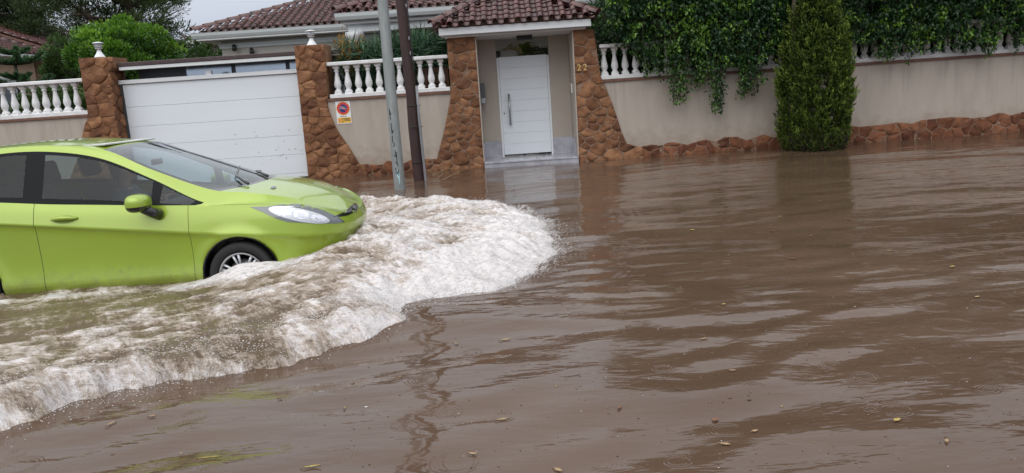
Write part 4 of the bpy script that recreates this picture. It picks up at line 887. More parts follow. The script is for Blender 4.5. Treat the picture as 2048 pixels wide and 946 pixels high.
# Norfolk pine
def norfolk(label, x, y, tiers, seed):
    t = thing('norfolk_pine', label, 'tree', (x, y, .04)); rnd = random.Random(seed)
    zt = tiers[0][0] + .45; m = MB(); m.tube([(x, y, 0), (x, y, zt * .6), (x + .02, y, zt)], [.09, .06, .015], 8); m.build('trunk', M['bark'], t)
    for (z, L) in tiers:
        m = MB(); P = []; D = []
        for k in range(7):
            a = k * 6.28 / 7 + rnd.uniform(-.15, .15); pts = [Vector((x + math.cos(a) * L * u, y + math.sin(a) * L * u, z + L * (-.10 * u + .38 * u * u))) for u in (0, .25, .5, .75, 1)]
            m.tube(pts, [.025, .02, .016, .012, .005], 5)
            for j in range(int(L * 420)):
                u = rnd.uniform(.08, 1); p = pts[min(3, int(u * 4))].lerp(pts[min(3, int(u * 4)) + 1], u * 4 - min(3, int(u * 4)))
                s = rnd.uniform(-1, 1) * .13 * math.sin(math.pi * min(1, u * .85 + .12)) * L; p = p + Vector((-math.sin(a) * s, math.cos(a) * s, abs(s) * .25 + rnd.gauss(0, .015)))
                P.append(p); D.append((math.cos(a) * .5 + rnd.gauss(0, .5), math.sin(a) * .5 + rnd.gauss(0, .5), .7))
        m.build('branch_tier', M['bark'], t)
        leaf_cloud('needles', np.array(P), np.array(D), .11, .03, .2 + .6 * RNG.random(len(P)), M['norfolk'], t)
X, Z = onY(35, 130, 20.5)
zt_ = [onY(35, q, 20.5)[1] for q in (108, 128, 158, 176)]
norfolk('small norfolk pine with flat branch tiers in front of the peach house', onY(30, 130, 20.5)[0], 20.5, [(zt_[0], .42), (zt_[1], .80), (zt_[2], .35), (zt_[3], .9)], 5)
# ------------------------------------------------------------------ big pines
def pine(label, x, y, h, blobs, seed, n):
    rg = np.random.default_rng(seed); rnd = random.Random(seed)
    t = thing('pine_tree', label, 'tree', (x, y, .04), 'tall pines behind the left garden')
    m = MB(); m.tube([(x, y, 0), (x - .4, y, h * .35), (x + .3, y, h * .6), (x + .1, y, h * .95)], [.42, .34, .24, .08], 10); m.build('trunk', M['bark_red'], t)
    P = []; D = []; T = []
    for (bx, bz, r) in blobs:
        by = y + rnd.uniform(-1.5, 1.5); m = MB(); s = Vector((x + rnd.uniform(-.2, .2), y, min(bz * .8, h * .7))); e = Vector((bx, by, bz - r * .3)); md = s.lerp(e, .55) + Vector((rnd.uniform(-.3, .3), 0, -.4)); m.tube([s, md, e], [.15, .10, .04], 7)
        for k in range(7):
            q = Vector((rnd.gauss(0, 1), rnd.gauss(0, 1), rnd.gauss(.3, .7))).normalized(); m.tube([md.lerp(e, rnd.uniform(.3, 1)), e + q * r * .75], [.04, .012], 5)
        m.build('bough', M['bark_red'], t)
        nc = int(26 * r); d = norm(rg.normal(size=(nc, 3))); C = np.array([bx, by, bz]) + d * np.array([1.25, 1.0, .62]) * r * (.35 + .65 * rg.random((nc, 1)) ** .6)
        nl = int(n * r * r); k = rg.integers(0, nc, nl); dd = norm(rg.normal(size=(nl, 3))); rr = rg.uniform(.22, .42, nc)[k][:, None]
        P.append(C[k] + dd * rr * np.array([1.2, 1, .75]) * rg.random((nl, 1)) ** .4); D.append(dd + np.array([0, 0, .6])); T.append(np.clip(.12 + .3 * rg.random(nl) + .38 * (dd[:, 2] > .25) * rg.random(nl), 0, 1))
    P = np.concatenate(P); leaf_cloud('crown', P, np.concatenate(D), .17, .035, np.concatenate(T), M['pine'], t)
def pb(px, py, Y, r): x, z = onY(px, py, Y); return (x, z, r)
Y0 = 34
pine('tall dark pine at the top left corner of the picture', onY(45, 60, Y0)[0], Y0, 9.5, [pb(-60, 20, Y0, 1.8), pb(20, 30, Y0, 1.7), pb(30, -40, Y0, 2.0), pb(90, 10, Y0, 1.3), pb(110, 70, Y0, 1.2), pb(-40, 70, Y0, 1.5), pb(60, 70, Y0, 1.2), pb(-40, -110, Y0, 2.0), pb(70, -120, Y0, 2.1), pb(-160, -30, Y0, 2.2)], 81, 2100)
Y0 = 31
pine('tall pine with open branches left of the bungalow roof', onY(250, 60, Y0)[0], Y0, 8.8, [pb(150, -20, Y0, 1.4), pb(205, 15, Y0, 1.1), pb(300, -25, Y0, 1.5), pb(345, 10, Y0, .75), pb(325, 55, Y0, 1.0), pb(345, 70, Y0, .7), pb(240, -80, Y0, 1.6), pb(340, -75, Y0, 1.1), pb(150, 40, Y0, .9), pb(350, 95, Y0, .6), pb(230, 35, Y0, .7)], 82, 2100)
# ================================================================== the green hatchback
CX, CY, CZ = -2.45, 7.47, -.20
car = thing('green_car', 'lime green hatchback driving through the flood and pushing a white bow wave', 'car', (CX, CY, CZ))
paint = bpy.data.materials.new('lime_paint'); paint.use_nodes = True
b = paint.node_tree.nodes['Principled BSDF']; b.inputs['Base Color'].default_value = (.30, .42, .034, 1); b.inputs['Metallic'].default_value = .25; b.inputs['Roughness'].default_value = .38
b.inputs['Coat Weight'].default_value = 1; b.inputs['Coat Roughness'].default_value = .06
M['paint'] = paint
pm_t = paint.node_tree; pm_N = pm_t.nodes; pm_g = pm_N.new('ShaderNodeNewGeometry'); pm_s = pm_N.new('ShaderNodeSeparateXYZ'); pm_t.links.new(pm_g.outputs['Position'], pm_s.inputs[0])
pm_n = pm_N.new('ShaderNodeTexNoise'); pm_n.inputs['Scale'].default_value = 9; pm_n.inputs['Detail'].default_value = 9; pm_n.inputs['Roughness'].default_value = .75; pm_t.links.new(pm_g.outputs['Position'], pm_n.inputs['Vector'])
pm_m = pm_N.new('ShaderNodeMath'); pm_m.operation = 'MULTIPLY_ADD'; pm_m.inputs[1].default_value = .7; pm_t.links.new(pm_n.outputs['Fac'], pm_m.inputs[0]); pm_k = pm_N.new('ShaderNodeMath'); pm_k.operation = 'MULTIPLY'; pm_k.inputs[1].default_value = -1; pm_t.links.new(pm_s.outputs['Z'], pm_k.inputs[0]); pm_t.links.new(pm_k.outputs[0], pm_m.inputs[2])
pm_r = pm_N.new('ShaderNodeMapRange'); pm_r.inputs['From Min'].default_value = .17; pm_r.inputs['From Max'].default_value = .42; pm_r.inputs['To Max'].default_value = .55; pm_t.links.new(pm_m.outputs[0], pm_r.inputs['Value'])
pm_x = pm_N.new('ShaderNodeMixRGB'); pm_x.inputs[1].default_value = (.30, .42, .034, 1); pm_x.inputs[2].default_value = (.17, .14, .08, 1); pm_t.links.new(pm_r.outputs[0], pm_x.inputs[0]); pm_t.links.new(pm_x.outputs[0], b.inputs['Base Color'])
pm_n2 = pm_N.new('ShaderNodeTexVoronoi'); pm_n2.inputs['Scale'].default_value = 85; pm_t.links.new(pm_g.outputs['Position'], pm_n2.inputs['Vector'])
pm_r2 = pm_N.new('ShaderNodeMapRange'); pm_r2.inputs['From Min'].default_value = .0; pm_r2.inputs['From Max'].default_value = .33; pm_r2.inputs['To Min'].default_value = .0012; pm_r2.inputs['To Max'].default_value = 0; pm_t.links.new(pm_n2.outputs['Distance'], pm_r2.inputs['Value'])
pm_b = pm_N.new('ShaderNodeBump'); pm_b.inputs['Distance'].default_value = 1; pm_b.inputs['Strength'].default_value = .35; pm_t.links.new(pm_r2.outputs[0], pm_b.inputs['Height']); pm_t.links.new(pm_b.outputs[0], b.inputs['Coat Normal'])
M['trim'] = mat('black_trim', (.012, .013, .015), .22, coat=.5)
M['gap'] = mat('panel_gap_dark', (.035, .05, .008), .7)
M['rubber'] = mat('tyre_rubber', (.018, .018, .018), .75, bump=.002, bscale=60)
M['fabric'] = mat('seat_fabric', (.022, .026, .03), .9, var=.3, vscale=30)
M['inner'] = mat('cabin_plastic', (.05, .05, .052), .7)
M['chrome'] = mat('headlight_chrome', (.80, .82, .85), .12, metal=1)
M['alloy'] = mat('alloy_wheel', (.52, .53, .55), .3, metal=.7)
M['lens'] = mat('smoked_lens', (.16, .17, .18), .08, coat=1, metal=.3)
M['lens_white'] = mat('lamp_reflector', (.80, .82, .85), .16, coat=1, metal=.9, bump=.006, bscale=28)
# stations along the car; rows from sill to centre line. values: x, half width, height above the road
ST = [-3.12, -3.09, -2.98, -2.75, -2.49, -2.10, -1.65, -1.20, -.75, -.35, 0, .30, .55, .75, .90, .98, 1.01]
HW = [0, .45, .74, .83, .855, .868, .872, .872, .872, .870, .868, .855, .815, .735, .57, .33, 0]
n_ = len(ST)
def front(i, dx, hwf):      # pull the front of a row back by dx and scale its plan width
    w = max(0, min(1, (ST[i] - .3) / .7)); wr = max(0, min(1, (-2.6 - ST[i]) / .5))
    return ST[i] - dx * w + .06 * wr * 0, HW[i] * hwf
crease = lambda x: float(np.interp(x, [-3.1, -2.05, -.35, .3, .75, 1.01], [.93, .855, .66, .60, .55, .53]))
def mk(dx, hwf, zf):
    out = []
    for i in range(n_):
        x, h_ = front(i, dx, hwf if callable(hwf) is False else hwf(ST[i])); out.append([x, h_, zf(ST[i])])
    return out
I = lambda xs, zs: (lambda x: float(np.interp(x, xs, zs)))
rows = []
rows.append(mk(.30, .90, I([-3.1, -2.3, .4, 1.0], [.28, .15, .15, .20])))
rows.append(mk(.22, .965, I([-3.1, -2.3, .4, 1.0], [.31, .20, .20, .23])))
rows.append(mk(.15, .992, I([-3.1, -2.3, .4, 1.0], [.37, .275, .275, .30])))
rows.append(mk(.10, .972, I([-3.1, .4, 1.0], [.48, .38, .38])))
rows.append(mk(.065, .979, lambda x: crease(x) - .060))
rows.append(mk(.04, 1.004, crease))
rows.append(mk(.035, I([-3.1, -.3, .5, 1.0], [.965, .965, .975, .99]), I([-3.1, -2.1, -.35, .3, .55, .75, .9, 1.0], [1.01, .965, .80, .755, .73, .69, .635, .60])))
rows.append(mk(.06, I([-3.1, -2.1, -.3, .3, .6, 1.0], [.90, .925, .925, .925, .93, .93]), I([-3.1, -2.75, -2.49, -2.1, -1.65, -1.2, -.75, -.35, 0, .30, .55, .75, .9, .98, 1.01], [1.07, 1.08, 1.07, 1.045, 1.0, .965, .93, .905, .885, .870, .842, .79, .725, .685, .675])))
# glass top
R8 = [[-3.02, 0, 1.12], [-3.0, .42, 1.12], [-2.93, .62, 1.13], [-2.80, .66, 1.20], [-2.50, .625, 1.40], [-2.10, .610, 1.465], [-1.65, .612, 1.452], [-1.20, .640, 1.362], [-.74, .695, 1.150], [-.28, .788, .925], [.03, .775, .905], [.28, .755, .888], [.50, .705, .855], [.66, .62, .805], [.80, .465, .745], [.88, .27, .705], [.905, 0, .695]]
R9 = [[-2.90, 0, 1.20], [-2.88, .40, 1.20], [-2.82, .55, 1.25], [-2.72, .59, 1.32], [-2.50, .585, 1.475], [-2.10, .570, 1.515], [-1.65, .568, 1.508], [-1.20, .585, 1.440], [-.76, .655, 1.238], [-.24, .735, 1.035], [.06, .72, .985], [.26, .695, .948], [.46, .64, .898], [.62, .565, .832], [.76, .42, .772], [.85, .24, .728], [.88, 0, .715]]
R10 = [[-2.90, 0, 1.21], [-2.88, .22, 1.21], [-2.83, .30, 1.27], [-2.72, .33, 1.35], [-2.48, .34, 1.50], [-2.10, .34, 1.537], [-1.65, .335, 1.530], [-1.17, .34, 1.458], [-.64, .38, 1.262], [-.03, .42, 1.022], [.16, .41, .995], [.32, .40, .962], [.49, .37, .915], [.63, .32, .862], [.75, .24, .80], [.84, .14, .742], [.875, 0, .72]]
R11 = [[-2.90, 0, 1.215], [-2.88, 0, 1.215], [-2.84, 0, 1.28], [-2.72, 0, 1.36], [-2.47, 0, 1.51], [-2.10, 0, 1.545], [-1.65, 0, 1.530], [-1.15, 0, 1.464], [-.60, 0, 1.272], [.05, 0, 1.034], [.20, 0, 1.006], [.36, 0, .970], [.52, 0, .922], [.65, 0, .868], [.76, 0, .808], [.84, 0, .748], [.872, 0, .722]]
rows += [R8, R9, R10, R11]
RW = np.array(rows)           # rows x stations x 3
def catmull(P, ts, breaks=()):
    """P (n,3), ts parameter values 0..n-1"""
    P = np.asarray(P, float); n = len(P); out = np.zeros((len(ts), P.shape[1]))
    for a, t in enumerate(ts):
        i = min(int(math.floor(t + 1e-9)), n - 2); f = t - i
        p1, p2 = P[i], P[i + 1]
        m1 = (P[i + 1] - P[i - 1]) / 2 if i > 0 and i not in breaks else (p2 - p1)
        m2 = (P[i + 2] - P[i]) / 2 if i + 2 < n and (i + 1) not in breaks else (p2 - p1)
        f2, f3 = f * f, f ** 3
        out[a] = (2 * f3 - 3 * f2 + 1) * p1 + (f3 - 2 * f2 + f) * m1 + (-2 * f3 + 3 * f2) * p2 + (f3 - f2) * m2
    return out
us = []
for i in range(n_ - 1): us += list(np.linspace(i, i + 1, 17)[:-1])
us.append(n_ - 1.0)
def u_at(x): return float(np.interp(x, ST, range(n_)))
CUTS = {}
for nm, x in (('front', -.42), ('mid', -1.77), ('rear', -2.62)): CUTS[nm] = u_at(x)
eps = .0065
for u0 in CUTS.values():
    us = [u for u in us if abs(u - u0) > .03]; us += [u0 - eps, u0 + eps]
us = np.array(sorted(us))
vs_side = []
for j, k in enumerate([4, 4, 5, 6, 5, 7, 8, 10, 5]): vs_side += list(np.linspace(j, j + 1, k + 1)[:-1])
vs_side.append(9.0); vs_side = np.array(vs_side); vs_top = np.linspace(9, 11, 17)
def grid(vs, br_u_top):
    U = np.stack([catmull(RW[r], us, breaks=(7, 9) if (r >= 10 and br_u_top) else ()) for r in range(12)], 0)   # rows x u x 3
    if True:   # rear end: keep the tail from overshooting
        pass
    G = np.zeros((len(vs), len(us), 3))
    for k in range(len(us)):
        col = U[:, k]
        if vs[0] < 9: G[:, k] = catmull(col[:10], vs, breaks=(2, 5, 7))
        else:
            c3 = np.concatenate([col[9:12], col[10:11] * [1, -1, 1], col[9:10] * [1, -1, 1]]); G[:, k] = catmull(c3, vs - 9, breaks=())
    return G
GS = grid(vs_side, True); GT = grid(vs_top, True)
WA = [(0.0, .345), (-2.49, .345)]; WZ = .262
def arch_push(G):
    for (wx, wr) in WA:
        r = np.hypot(G[..., 0] - wx, G[..., 2] - WZ); m = (vs_side[:, None] < 6.6) & (np.abs(G[..., 1]) > .5)
        G[..., 1] += np.where(m, .020 * np.exp(-((r - wr - .02) / .055) ** 2), 0)
arch_push(GS)
KEEP = np.ones((len(vs_side) - 1, len(us) - 1), bool); rim_rings = []
for (wx, wr) in WA:
    r = np.hypot(GS[..., 0] - wx, GS[..., 2] - WZ); ins = (r < wr) & (vs_side[:, None] < 7)
    f_all = ins[:-1, :-1] & ins[1:, :-1] & ins[:-1, 1:] & ins[1:, 1:]; KEEP &= ~f_all
    used = np.zeros_like(ins); kf = ~f_all
    used[:-1, :-1] |= kf; used[1:, :-1] |= kf; used[:-1, 1:] |= kf; used[1:, 1:] |= kf
    mv = ins & used
    dx = GS[..., 0] - wx; dz = GS[..., 2] - WZ
    GS[..., 0] = np.where(mv, wx + dx / np.maximum(r, 1e-6) * wr, GS[..., 0]); GS[..., 2] = np.where(mv, WZ + dz / np.maximum(r, 1e-6) * wr, GS[..., 2])
def world(V): return np.asarray(V) + np.array([CX, CY, CZ])
def solid_from(name, G, mask, mt, parent=car, off=0.0, both=True, smooth=True):
    """faces of a grid selected by mask, on both sides of the car, as one mesh"""
    nv, nu, _ = G.shape; jj, ii = np.nonzero(mask)
    if len(jj) == 0: return None
    a = jj * nu + ii; F = np.stack([a, a + 1, a + nu + 1, a + nu], 1)
    V = G.reshape(-1, 3).copy(); V[:, 1] *= -1     # near side is -y
    idx, inv = np.unique(F, return_inverse=True); F = inv.reshape(F.shape); V = V[idx]
    if both:
        V2 = V * [1, -1, 1]; F2 = F[:, ::-1] + len(V); V = np.concatenate([V, V2]); F = np.concatenate([F, F2])
    o = mesh_np(name, world(V), F, mt, parent, smooth=smooth)
    bm = bmesh.new(); bm.from_mesh(o.data); bmesh.ops.remove_doubles(bm, verts=bm.verts, dist=.0004)
    bmesh.ops.dissolve_degenerate(bm, dist=.0002, edges=bm.edges); bm.to_mesh(o.data); bm.free()
    return o
uc = (us[:-1] + us[1:]) / 2; vc = (vs_side[:-1] + vs_side[1:]) / 2; vt = (vs_top[:-1] + vs_top[1:]) / 2
U2, V2_ = np.meshgrid(uc, vc); U3, V3 = np.meshgrid(uc, vt)
xc = np.interp(U2, range(n_), ST)
seam = np.zeros_like(U2, bool)
for nm, u0 in CUTS.items(): seam |= (np.abs(U2 - u0) < eps * .9) & (V2_ > 1.0) & (V2_ < 7)
uf, um, ur = CUTS['front'], CUTS['mid'], CUTS['rear']
low = V2_ < 7
fd = low & (V2_ > 1.0) & (U2 > um) & (U2 < uf) & ~seam
rd = low & (V2_ > 1.0) & (U2 > ur) & (U2 < um) & ~seam & KEEP
gl = (V2_ > 7) & (V2_ < 8) & (U2 > u_at(-2.70)) & (U2 < 9.02)
belt_gap = (V2_ > 6.93) & (V2_ < 7) & (U2 > u_at(-2.7)) & (U2 < 9)
hood_seam = (V2_ > 7.0) & (V2_ < 7.10) & (U2 > 9.3)
tailcap = (U2 < 2.0)
for side, s_ in ((-1, 'near'), (1, 'far')):
    for nm, msk in (('front_door', fd), ('rear_door', rd)):
        nv, nu, _ = GS.shape; jj, ii = np.nonzero(msk); a = jj * nu + ii; F = np.stack([a, a + 1, a + nu + 1, a + nu], 1)
        V = GS.reshape(-1, 3).copy(); V[:, 1] *= side
        if side == 1: F = F[:, ::-1]
        idx, inv = np.unique(F, return_inverse=True)
        o = mesh_np(nm, world(V[idx]), inv.reshape(F.shape), M['paint'], car, smooth=True)
        if nm == 'front_door' and side == -1: DOOR = o
        if nm == 'front_door' and side == 1: DOOR2 = o
body_mask = low & KEEP & ~fd & ~rd & ~seam
rail_mask = (V2_ > 8) | ((V2_ > 7) & (U2 < u_at(-2.70)))
fender_top = (V2_ > 7) & (U2 > 9.02) & ~hood_seam
body = solid_from('body', GS, body_mask | (rail_mask & (U2 < 9.02)) | ((V2_ > 7) & (U2 > 9.02) & (U2 < 9.3)), M['paint'])
for nm, u0 in CUTS.items():
    sm_ = seam & KEEP & (np.abs(U2 - u0) < .2)
    for side in (-1, 1):
        nv, nu, _ = GS.shape; jj, ii = np.nonzero(sm_); a = jj * nu + ii; F = np.stack([a, a + 1, a + nu + 1, a + nu], 1); V = GS.reshape(-1, 3).copy(); V[:, 1] *= side
        idx, inv = np.unique(F, return_inverse=True); mesh_np('panel_gap', world(V[idx]), inv.reshape(F.shape), M['gap'], car, smooth=True)
solid_from('bonnet_gap', GS, hood_seam, M['gap'])
solid_from('roof', GT, (U3 < 7) & (U3 > 2.6), M['paint'], both=True)
solid_from('tailgate', GT, (U3 <= 2.6), M['trim'], both=True)
ws = (U3 > 7) & (U3 < 9)
wsg = (U3 > 7.08) & (U3 < 8.93) & (V3 > 9.12)
solid_from('windscreen', GT, wsg, M['windscreen'])
solid_from('windscreen_surround', GT, ws & ~wsg, M['trim'])
solid_from('cowl', GT, (U3 > 9) & (U3 < 9.25), M['trim'])
hood = solid_from('bonnet', GT, U3 > 9.25, M['paint'])
bt2 = hood.data; nG = None
V = GS; solid_from('bonnet_edge', GS, (V2_ > 7.10) & (U2 > 9.3), M['paint'])
# side windows: panes and black pillars
def wmask(x0, x1): return gl & (xc > x0) & (xc < x1) & (V2_ > 7.10) & (V2_ < 7.92)
panes = wmask(-1.71, -.74) | wmask(-2.55, -1.88)
tri = gl & (xc > -.68) & (xc < -.42) & (V2_ > 7.12) & (V2_ < 7.86)
for nm, mm_ in (('front_side_window', wmask(-1.71, -.74)), ('rear_side_window', wmask(-2.55, -1.88)), ('quarter_window', tri)):
    for side in (-1, 1):
        nv, nu, _ = GS.shape; jj, ii = np.nonzero(mm_); a = jj * nu + ii; F = np.stack([a, a + 1, a + nu + 1, a + nu], 1)
        V = GS.reshape(-1, 3).copy(); V[:, 1] *= side
        idx, inv = np.unique(F, return_inverse=True); mesh_np(nm, world(V[idx]), inv.reshape(F.shape), M['car_glass'], car, smooth=True)
solid_from('window_frame', GS, gl & ~panes & ~tri, mat('matt_black_trim', (.010, .011, .012), .6, spec=.15))
# underbody, wheel housings
m = MB(); m.box(CX - 2.9, CX + .75, CY - .62, CY + .62, CZ + .18, CZ + .24); m.build('floor_pan', M['inner'], car)
for (wx, wr) in WA:
    n = 40
    for side in (-1, 1):
        m = MB(); V = []; F = []
        for k in range(n + 1):
            a = math.pi * (-.15) + math.pi * 1.3 * k / n
            c, s = math.cos(a), math.sin(a)
            for (yy, r) in ((.872, wr + .004), (.862, wr - .012), (.83, wr - .008), (.60, wr + .03), (.45, wr + .03)):
                V.append((CX + wx + c * r, CY + side * yy, CZ + WZ + s * r))
        for k in range(n):
            for q in range(4): F.append((k * 5 + q, k * 5 + q + 1, k * 5 + q + 6, k * 5 + q + 5))
        m.add(V, F, True)
        m.lathe([(.02, CY + side * .455), (wr + .03, CY + side * .45)], (CX + wx, 0, CZ + WZ), 24, axis='y', cap=False)
        m.build('wheel_housing', M['trim'], car)
# wheels
def wheel(x, side):
    y = CY + side * .77; c = (CX + x, 0, CZ + .25)
    e = bpy.data.objects.new('wheel', None); link(e, car); e.location = Vector((CX + x, y, CZ + .25)) - root_loc(car)
    m = MB(); s = side
    m.lathe([(.205, y + s * .06), (.235, y + s * .092), (.275, y + s * .098), (.292, y + s * .085), (.300, y + s * .06), (.302, y), (.300, y - s * .06), (.285, y - s * .095), (.21, y - s * .09)], c, 40, axis='y', cap=False)
    m.build('tyre', M['rubber'], e)
    m = MB(); m.lathe([(.207, y + s * .085), (.195, y + s * .088), (.190, y + s * .06), (.19, y - s * .08)], c, 40, axis='y', cap=False)
    m.lathe([(.001, y + s * .068), (.045, y + s * .066), (.055, y + s * .05)], c, 20, axis='y', cap=False)
    for k in range(14):
        a = 2 * math.pi * (k // 2) / 7 + (.13 if k % 2 else -.13); 
        m.tube([(c[0] + math.cos(a * 1) * .045, y + s * .055, c[2] + math.sin(a) * .045), (c[0] + math.cos(a) * .12, y + s * .062, c[2] + math.sin(a) * .12), (c[0] + math.cos(a) * .195, y + s * .070, c[2] + math.sin(a) * .195)], [.016, .012, .015], 6)
    m.build('rim', M['alloy'], e)
    m = MB(); m.lathe([(.03, y + s * .01), (.135, y + s * .01), (.135, y - s * .01), (.03, y - s * .01)], c, 24, axis='y'); m.build('brake_disc', M['steel'], e)
for x in (0, -2.49):
    for s in (-1, 1): wheel(x, s)
# cast details onto the body surface
dg = bpy.context.evaluated_depsgraph_get()
TV = []; TF = []
for o in car.children:
    if o.type == 'MESH' and o.name.split('.')[0] in ('body', 'bonnet', 'bonnet_edge', 'panel_gap', 'front_door', 'rear_door', 'cowl', 'windscreen', 'windscreen_surround', 'window_frame'):
        b0 = len(TV); TV += [v.co + Vector((CX, CY, CZ)) for v in o.data.vertices]; TF += [tuple(i + b0 for i in p.vertices) for p in o.data.polygons]
BV = BVHTree.FromPolygons(TV, TF)
def conform(name, pxpoly, mt, parent, off=.003, thick=.004, res=3.0, mirror=False):
    """a shape measured on the photograph laid as a real patch on the body surface, hugging it"""
    xs = [p[0] for p in pxpoly]; ys = [p[1] for p in pxpoly]; inner = []
    y = min(ys) + res
    while y < max(ys):
        x = min(xs) + res
        while x < max(xs):
            if inside(pxpoly, x, y): inner.append((x, y))
            x += res
        y += res
    edge = []
    for i in range(len(pxpoly)):
        a, b_ = pxpoly[i], pxpoly[(i + 1) % len(pxpoly)]; n = max(1, int(math.hypot(b_[0] - a[0], b_[1] - a[1]) / res))
        edge += [(a[0] + (b_[0] - a[0]) * k / n, a[1] + (b_[1] - a[1]) * k / n) for k in range(n)]
    pts = edge + [p for p in inner if min(math.hypot(p[0] - q[0], p[1] - q[1]) for q in edge) > res * .5]
    res_ = delaunay_2d_cdt([Vector(p) for p in pts], [], [list(range(len(edge)))], 1, 1e-4)
    vo, fo = res_[0], res_[2]; P = []; ok = []
    E_ = Vector((0, 0, EYE))
    for v in vo:
        h_ = BV.ray_cast(E_, ray(v.x, v.y).normalized()); ok.append(h_[0] is not None)
        P.append(h_[0] + (h_[1] if h_[1].dot(ray(v.x, v.y)) < 0 else -h_[1]) * off if h_[0] else Vector((0, 0, 0)))
    F = [f for f in fo if all(ok[i] for i in f)]
    if not F: print('no hit', name); return None
    obs = []
    for s in ((1, -1) if mirror else (1,)):
        V = [Vector((p.x, CY + s * (p.y - CY), p.z)) for p in P]
        o = mesh_np(name, np.array([tuple(v) for v in V]), F, mt, parent, smooth=True)
        bm = bmesh.new(); bm.from_mesh(o.data); bmesh.ops.recalc_face_normals(bm, faces=bm.faces)
        for v in [v for v in bm.verts if not v.link_faces]: bm.verts.remove(v)
        bm.to_mesh(o.data); bm.free(); obs.append(o)
    return obs
HL = [(500, 414), (533, 413), (564, 409), (594, 408), (622, 413), (650, 422), (676, 434), (690, 444), (670, 447), (640, 447), (610, 446), (575, 444), (552, 437), (525, 424)]
hl = conform('headlight', HL, M['lens'], car, off=.004, mirror=True)
def ell(cx, cy, a, b_, t=0, n=16): return [(cx + a * math.cos(q) * math.cos(t) - b_ * math.sin(q) * math.sin(t), cy + a * math.cos(q) * math.sin(t) + b_ * math.sin(q) * math.cos(t)) for q in [2 * math.pi * k / n for k in range(n)]]
conform('reflector_housing', ell(598, 430, 62, 12.5, .2, 28), mat('reflector_grey', (.62, .64, .67), .3, metal=.6, bump=.004, bscale=25), hl[0], off=.007, res=3)
for c in ((566, 424, 17, 7.0, .2), (602, 430, 16, 9, .15), (637, 437, 17, 6.5, .2)):
    r_ = conform('reflector', ell(*c), M['lens_white'], hl[0], off=.011, res=2.5)
    conform('bulb', ell(c[0] + 1, c[1], c[2] * .4, c[3] * .5, .2, 12), M['chrome'], hl[0], off=.020, res=2)
conform('indicator_lens', [(543, 418), (560, 414), (590, 413), (560, 418)], M['chrome'], hl[0], off=.010, res=2)
GR = [(664, 434), (690, 424), (703, 411), (713, 407), (717, 415), (712, 423), (695, 431), (676, 434)]
conform('upper_grille', GR, M['trim'], car, off=.004, res=2.5)
conform('badge', ell(709, 414, 5.5, 6, 0), M['chrome'], car, off=.012, res=2)
conform('bonnet_washer_jet', ell(547, 376, 6, 2.2, -.15), M['trim'], car, off=.006, res=1.5)
# door handle over an oval of darker paint standing for the recess shade
DR = mat('lime_paint_shaded', (.17, .26, .012), .5)
hx, hz = CX - 1.50, CZ + .865
yd_ = CY - .862
m = MB()
def surf_y(x, z):
    h_ = BV.ray_cast(Vector((x, CY - 2, z)), Vector((0, 1, 0))); return h_[0].y if h_[0] else CY - .86
for side, dobj in ((-1, DOOR), (1, DOOR2)):
    m = MB(); pts = []; n = 12
    for k in range(n + 1):
        u = k / n; x = hx - .115 + .23 * u; bow = math.sin(math.pi * u) ** .5 * .030 
        yv = surf_y(x, hz) - bow - .002; pts.append((x, CY + side * (CY - yv) , hz + .012 * math.sin(math.pi * u)))
    m.tube(pts, [.010 + .010 * math.sin(math.pi * k / n) for k in range(n + 1)], 8); m.build('handle', M['paint'], dobj)
    V = []; F = []
    for k in range(20):
        a = 2 * math.pi * k / 20; x, z = hx + .10 * math.cos(a), hz - .004 + .034 * math.sin(a); V.append((x, CY + side * (CY - surf_y(x, z) + .0022), z))
    V.append((hx, CY + side * (CY - surf_y(hx, hz) + .0022), hz)); m = MB(); m.add(V, [(k, (k + 1) % 20, 20) for k in range(20)], True); m.build('handle_recess_shade', DR, dobj)
# mirrors
for side in (-1, 1):
    mx_, mz_ = CX - .78, CZ + .975; my = CY + side * (.97)
    e = bpy.data.objects.new('wing_mirror', None); link(e, car); e.location = Vector((mx_, my, mz_)) - root_loc(car)
    def shell(name, z0, z1, mt, sc=1.0):
        bm = bmesh.new(); bmesh.ops.create_uvsphere(bm, u_segments=24, v_segments=16, radius=1)
        for v in bm.verts:
            x, y, z = v.co; p = lambda a: math.copysign(abs(a) ** .72, a)
            v.co = Vector((p(x) * .105 * (1.0 if x > 0 else .80), p(y) * .125, p(z) * .080 * (1 - .18 * (x > 0) * x))) * sc
        bmesh.ops.delete(bm, geom=[f for f in bm.faces if not (z0 <= f.calc_center_median().z < z1)], context='FACES')
        bm.verts.index_update(); mm = MB(); mm.add([v.co + Vector((mx_, my, mz_)) for v in bm.verts], [[v.index for v in f.verts] for f in bm.faces], True); bm.free(); mm.build(name, mt, e)
    shell('mirror_cap', -.022, 1, M['paint']); shell('mirror_base', -1, -.022, M['trim'], .99)
    m = MB(); m.ellipsoid((mx_ + .01, my + side * .02, mz_ - .035), (.088, .095, .022), 14, 8); m.build('repeater_lamp', M['lens_white'], e)
    m = MB(); m.tube([(mx_ + .03, my - side * .02, mz_ - .05), (mx_ + .08, my - side * .07, mz_ - .10), (mx_ + .11, my - side * .13, mz_ - .125)], [.045, .042, .055], 10); m.build('mirror_foot', M['trim'], e)
# wipers
for (a, b_, c) in (((.02, -.45), (-.14, -.30), (-.26, .18)), ((.05, .05), (-.10, .18), (-.17, .55))):
    m = MB(); pts = []
    for (x, y) in (a, b_, c):
        h_ = BV.ray_cast(Vector((CX + x, CY + y, 4)), Vector((0, 0, -1))); z = h_[0].z if h_[0] else CZ + 1.05; pts.append((CX + x, CY + y, z + .02))
    m.tube(pts, [.014, .010, .006], 6); m.build('wiper', M['trim'], car)
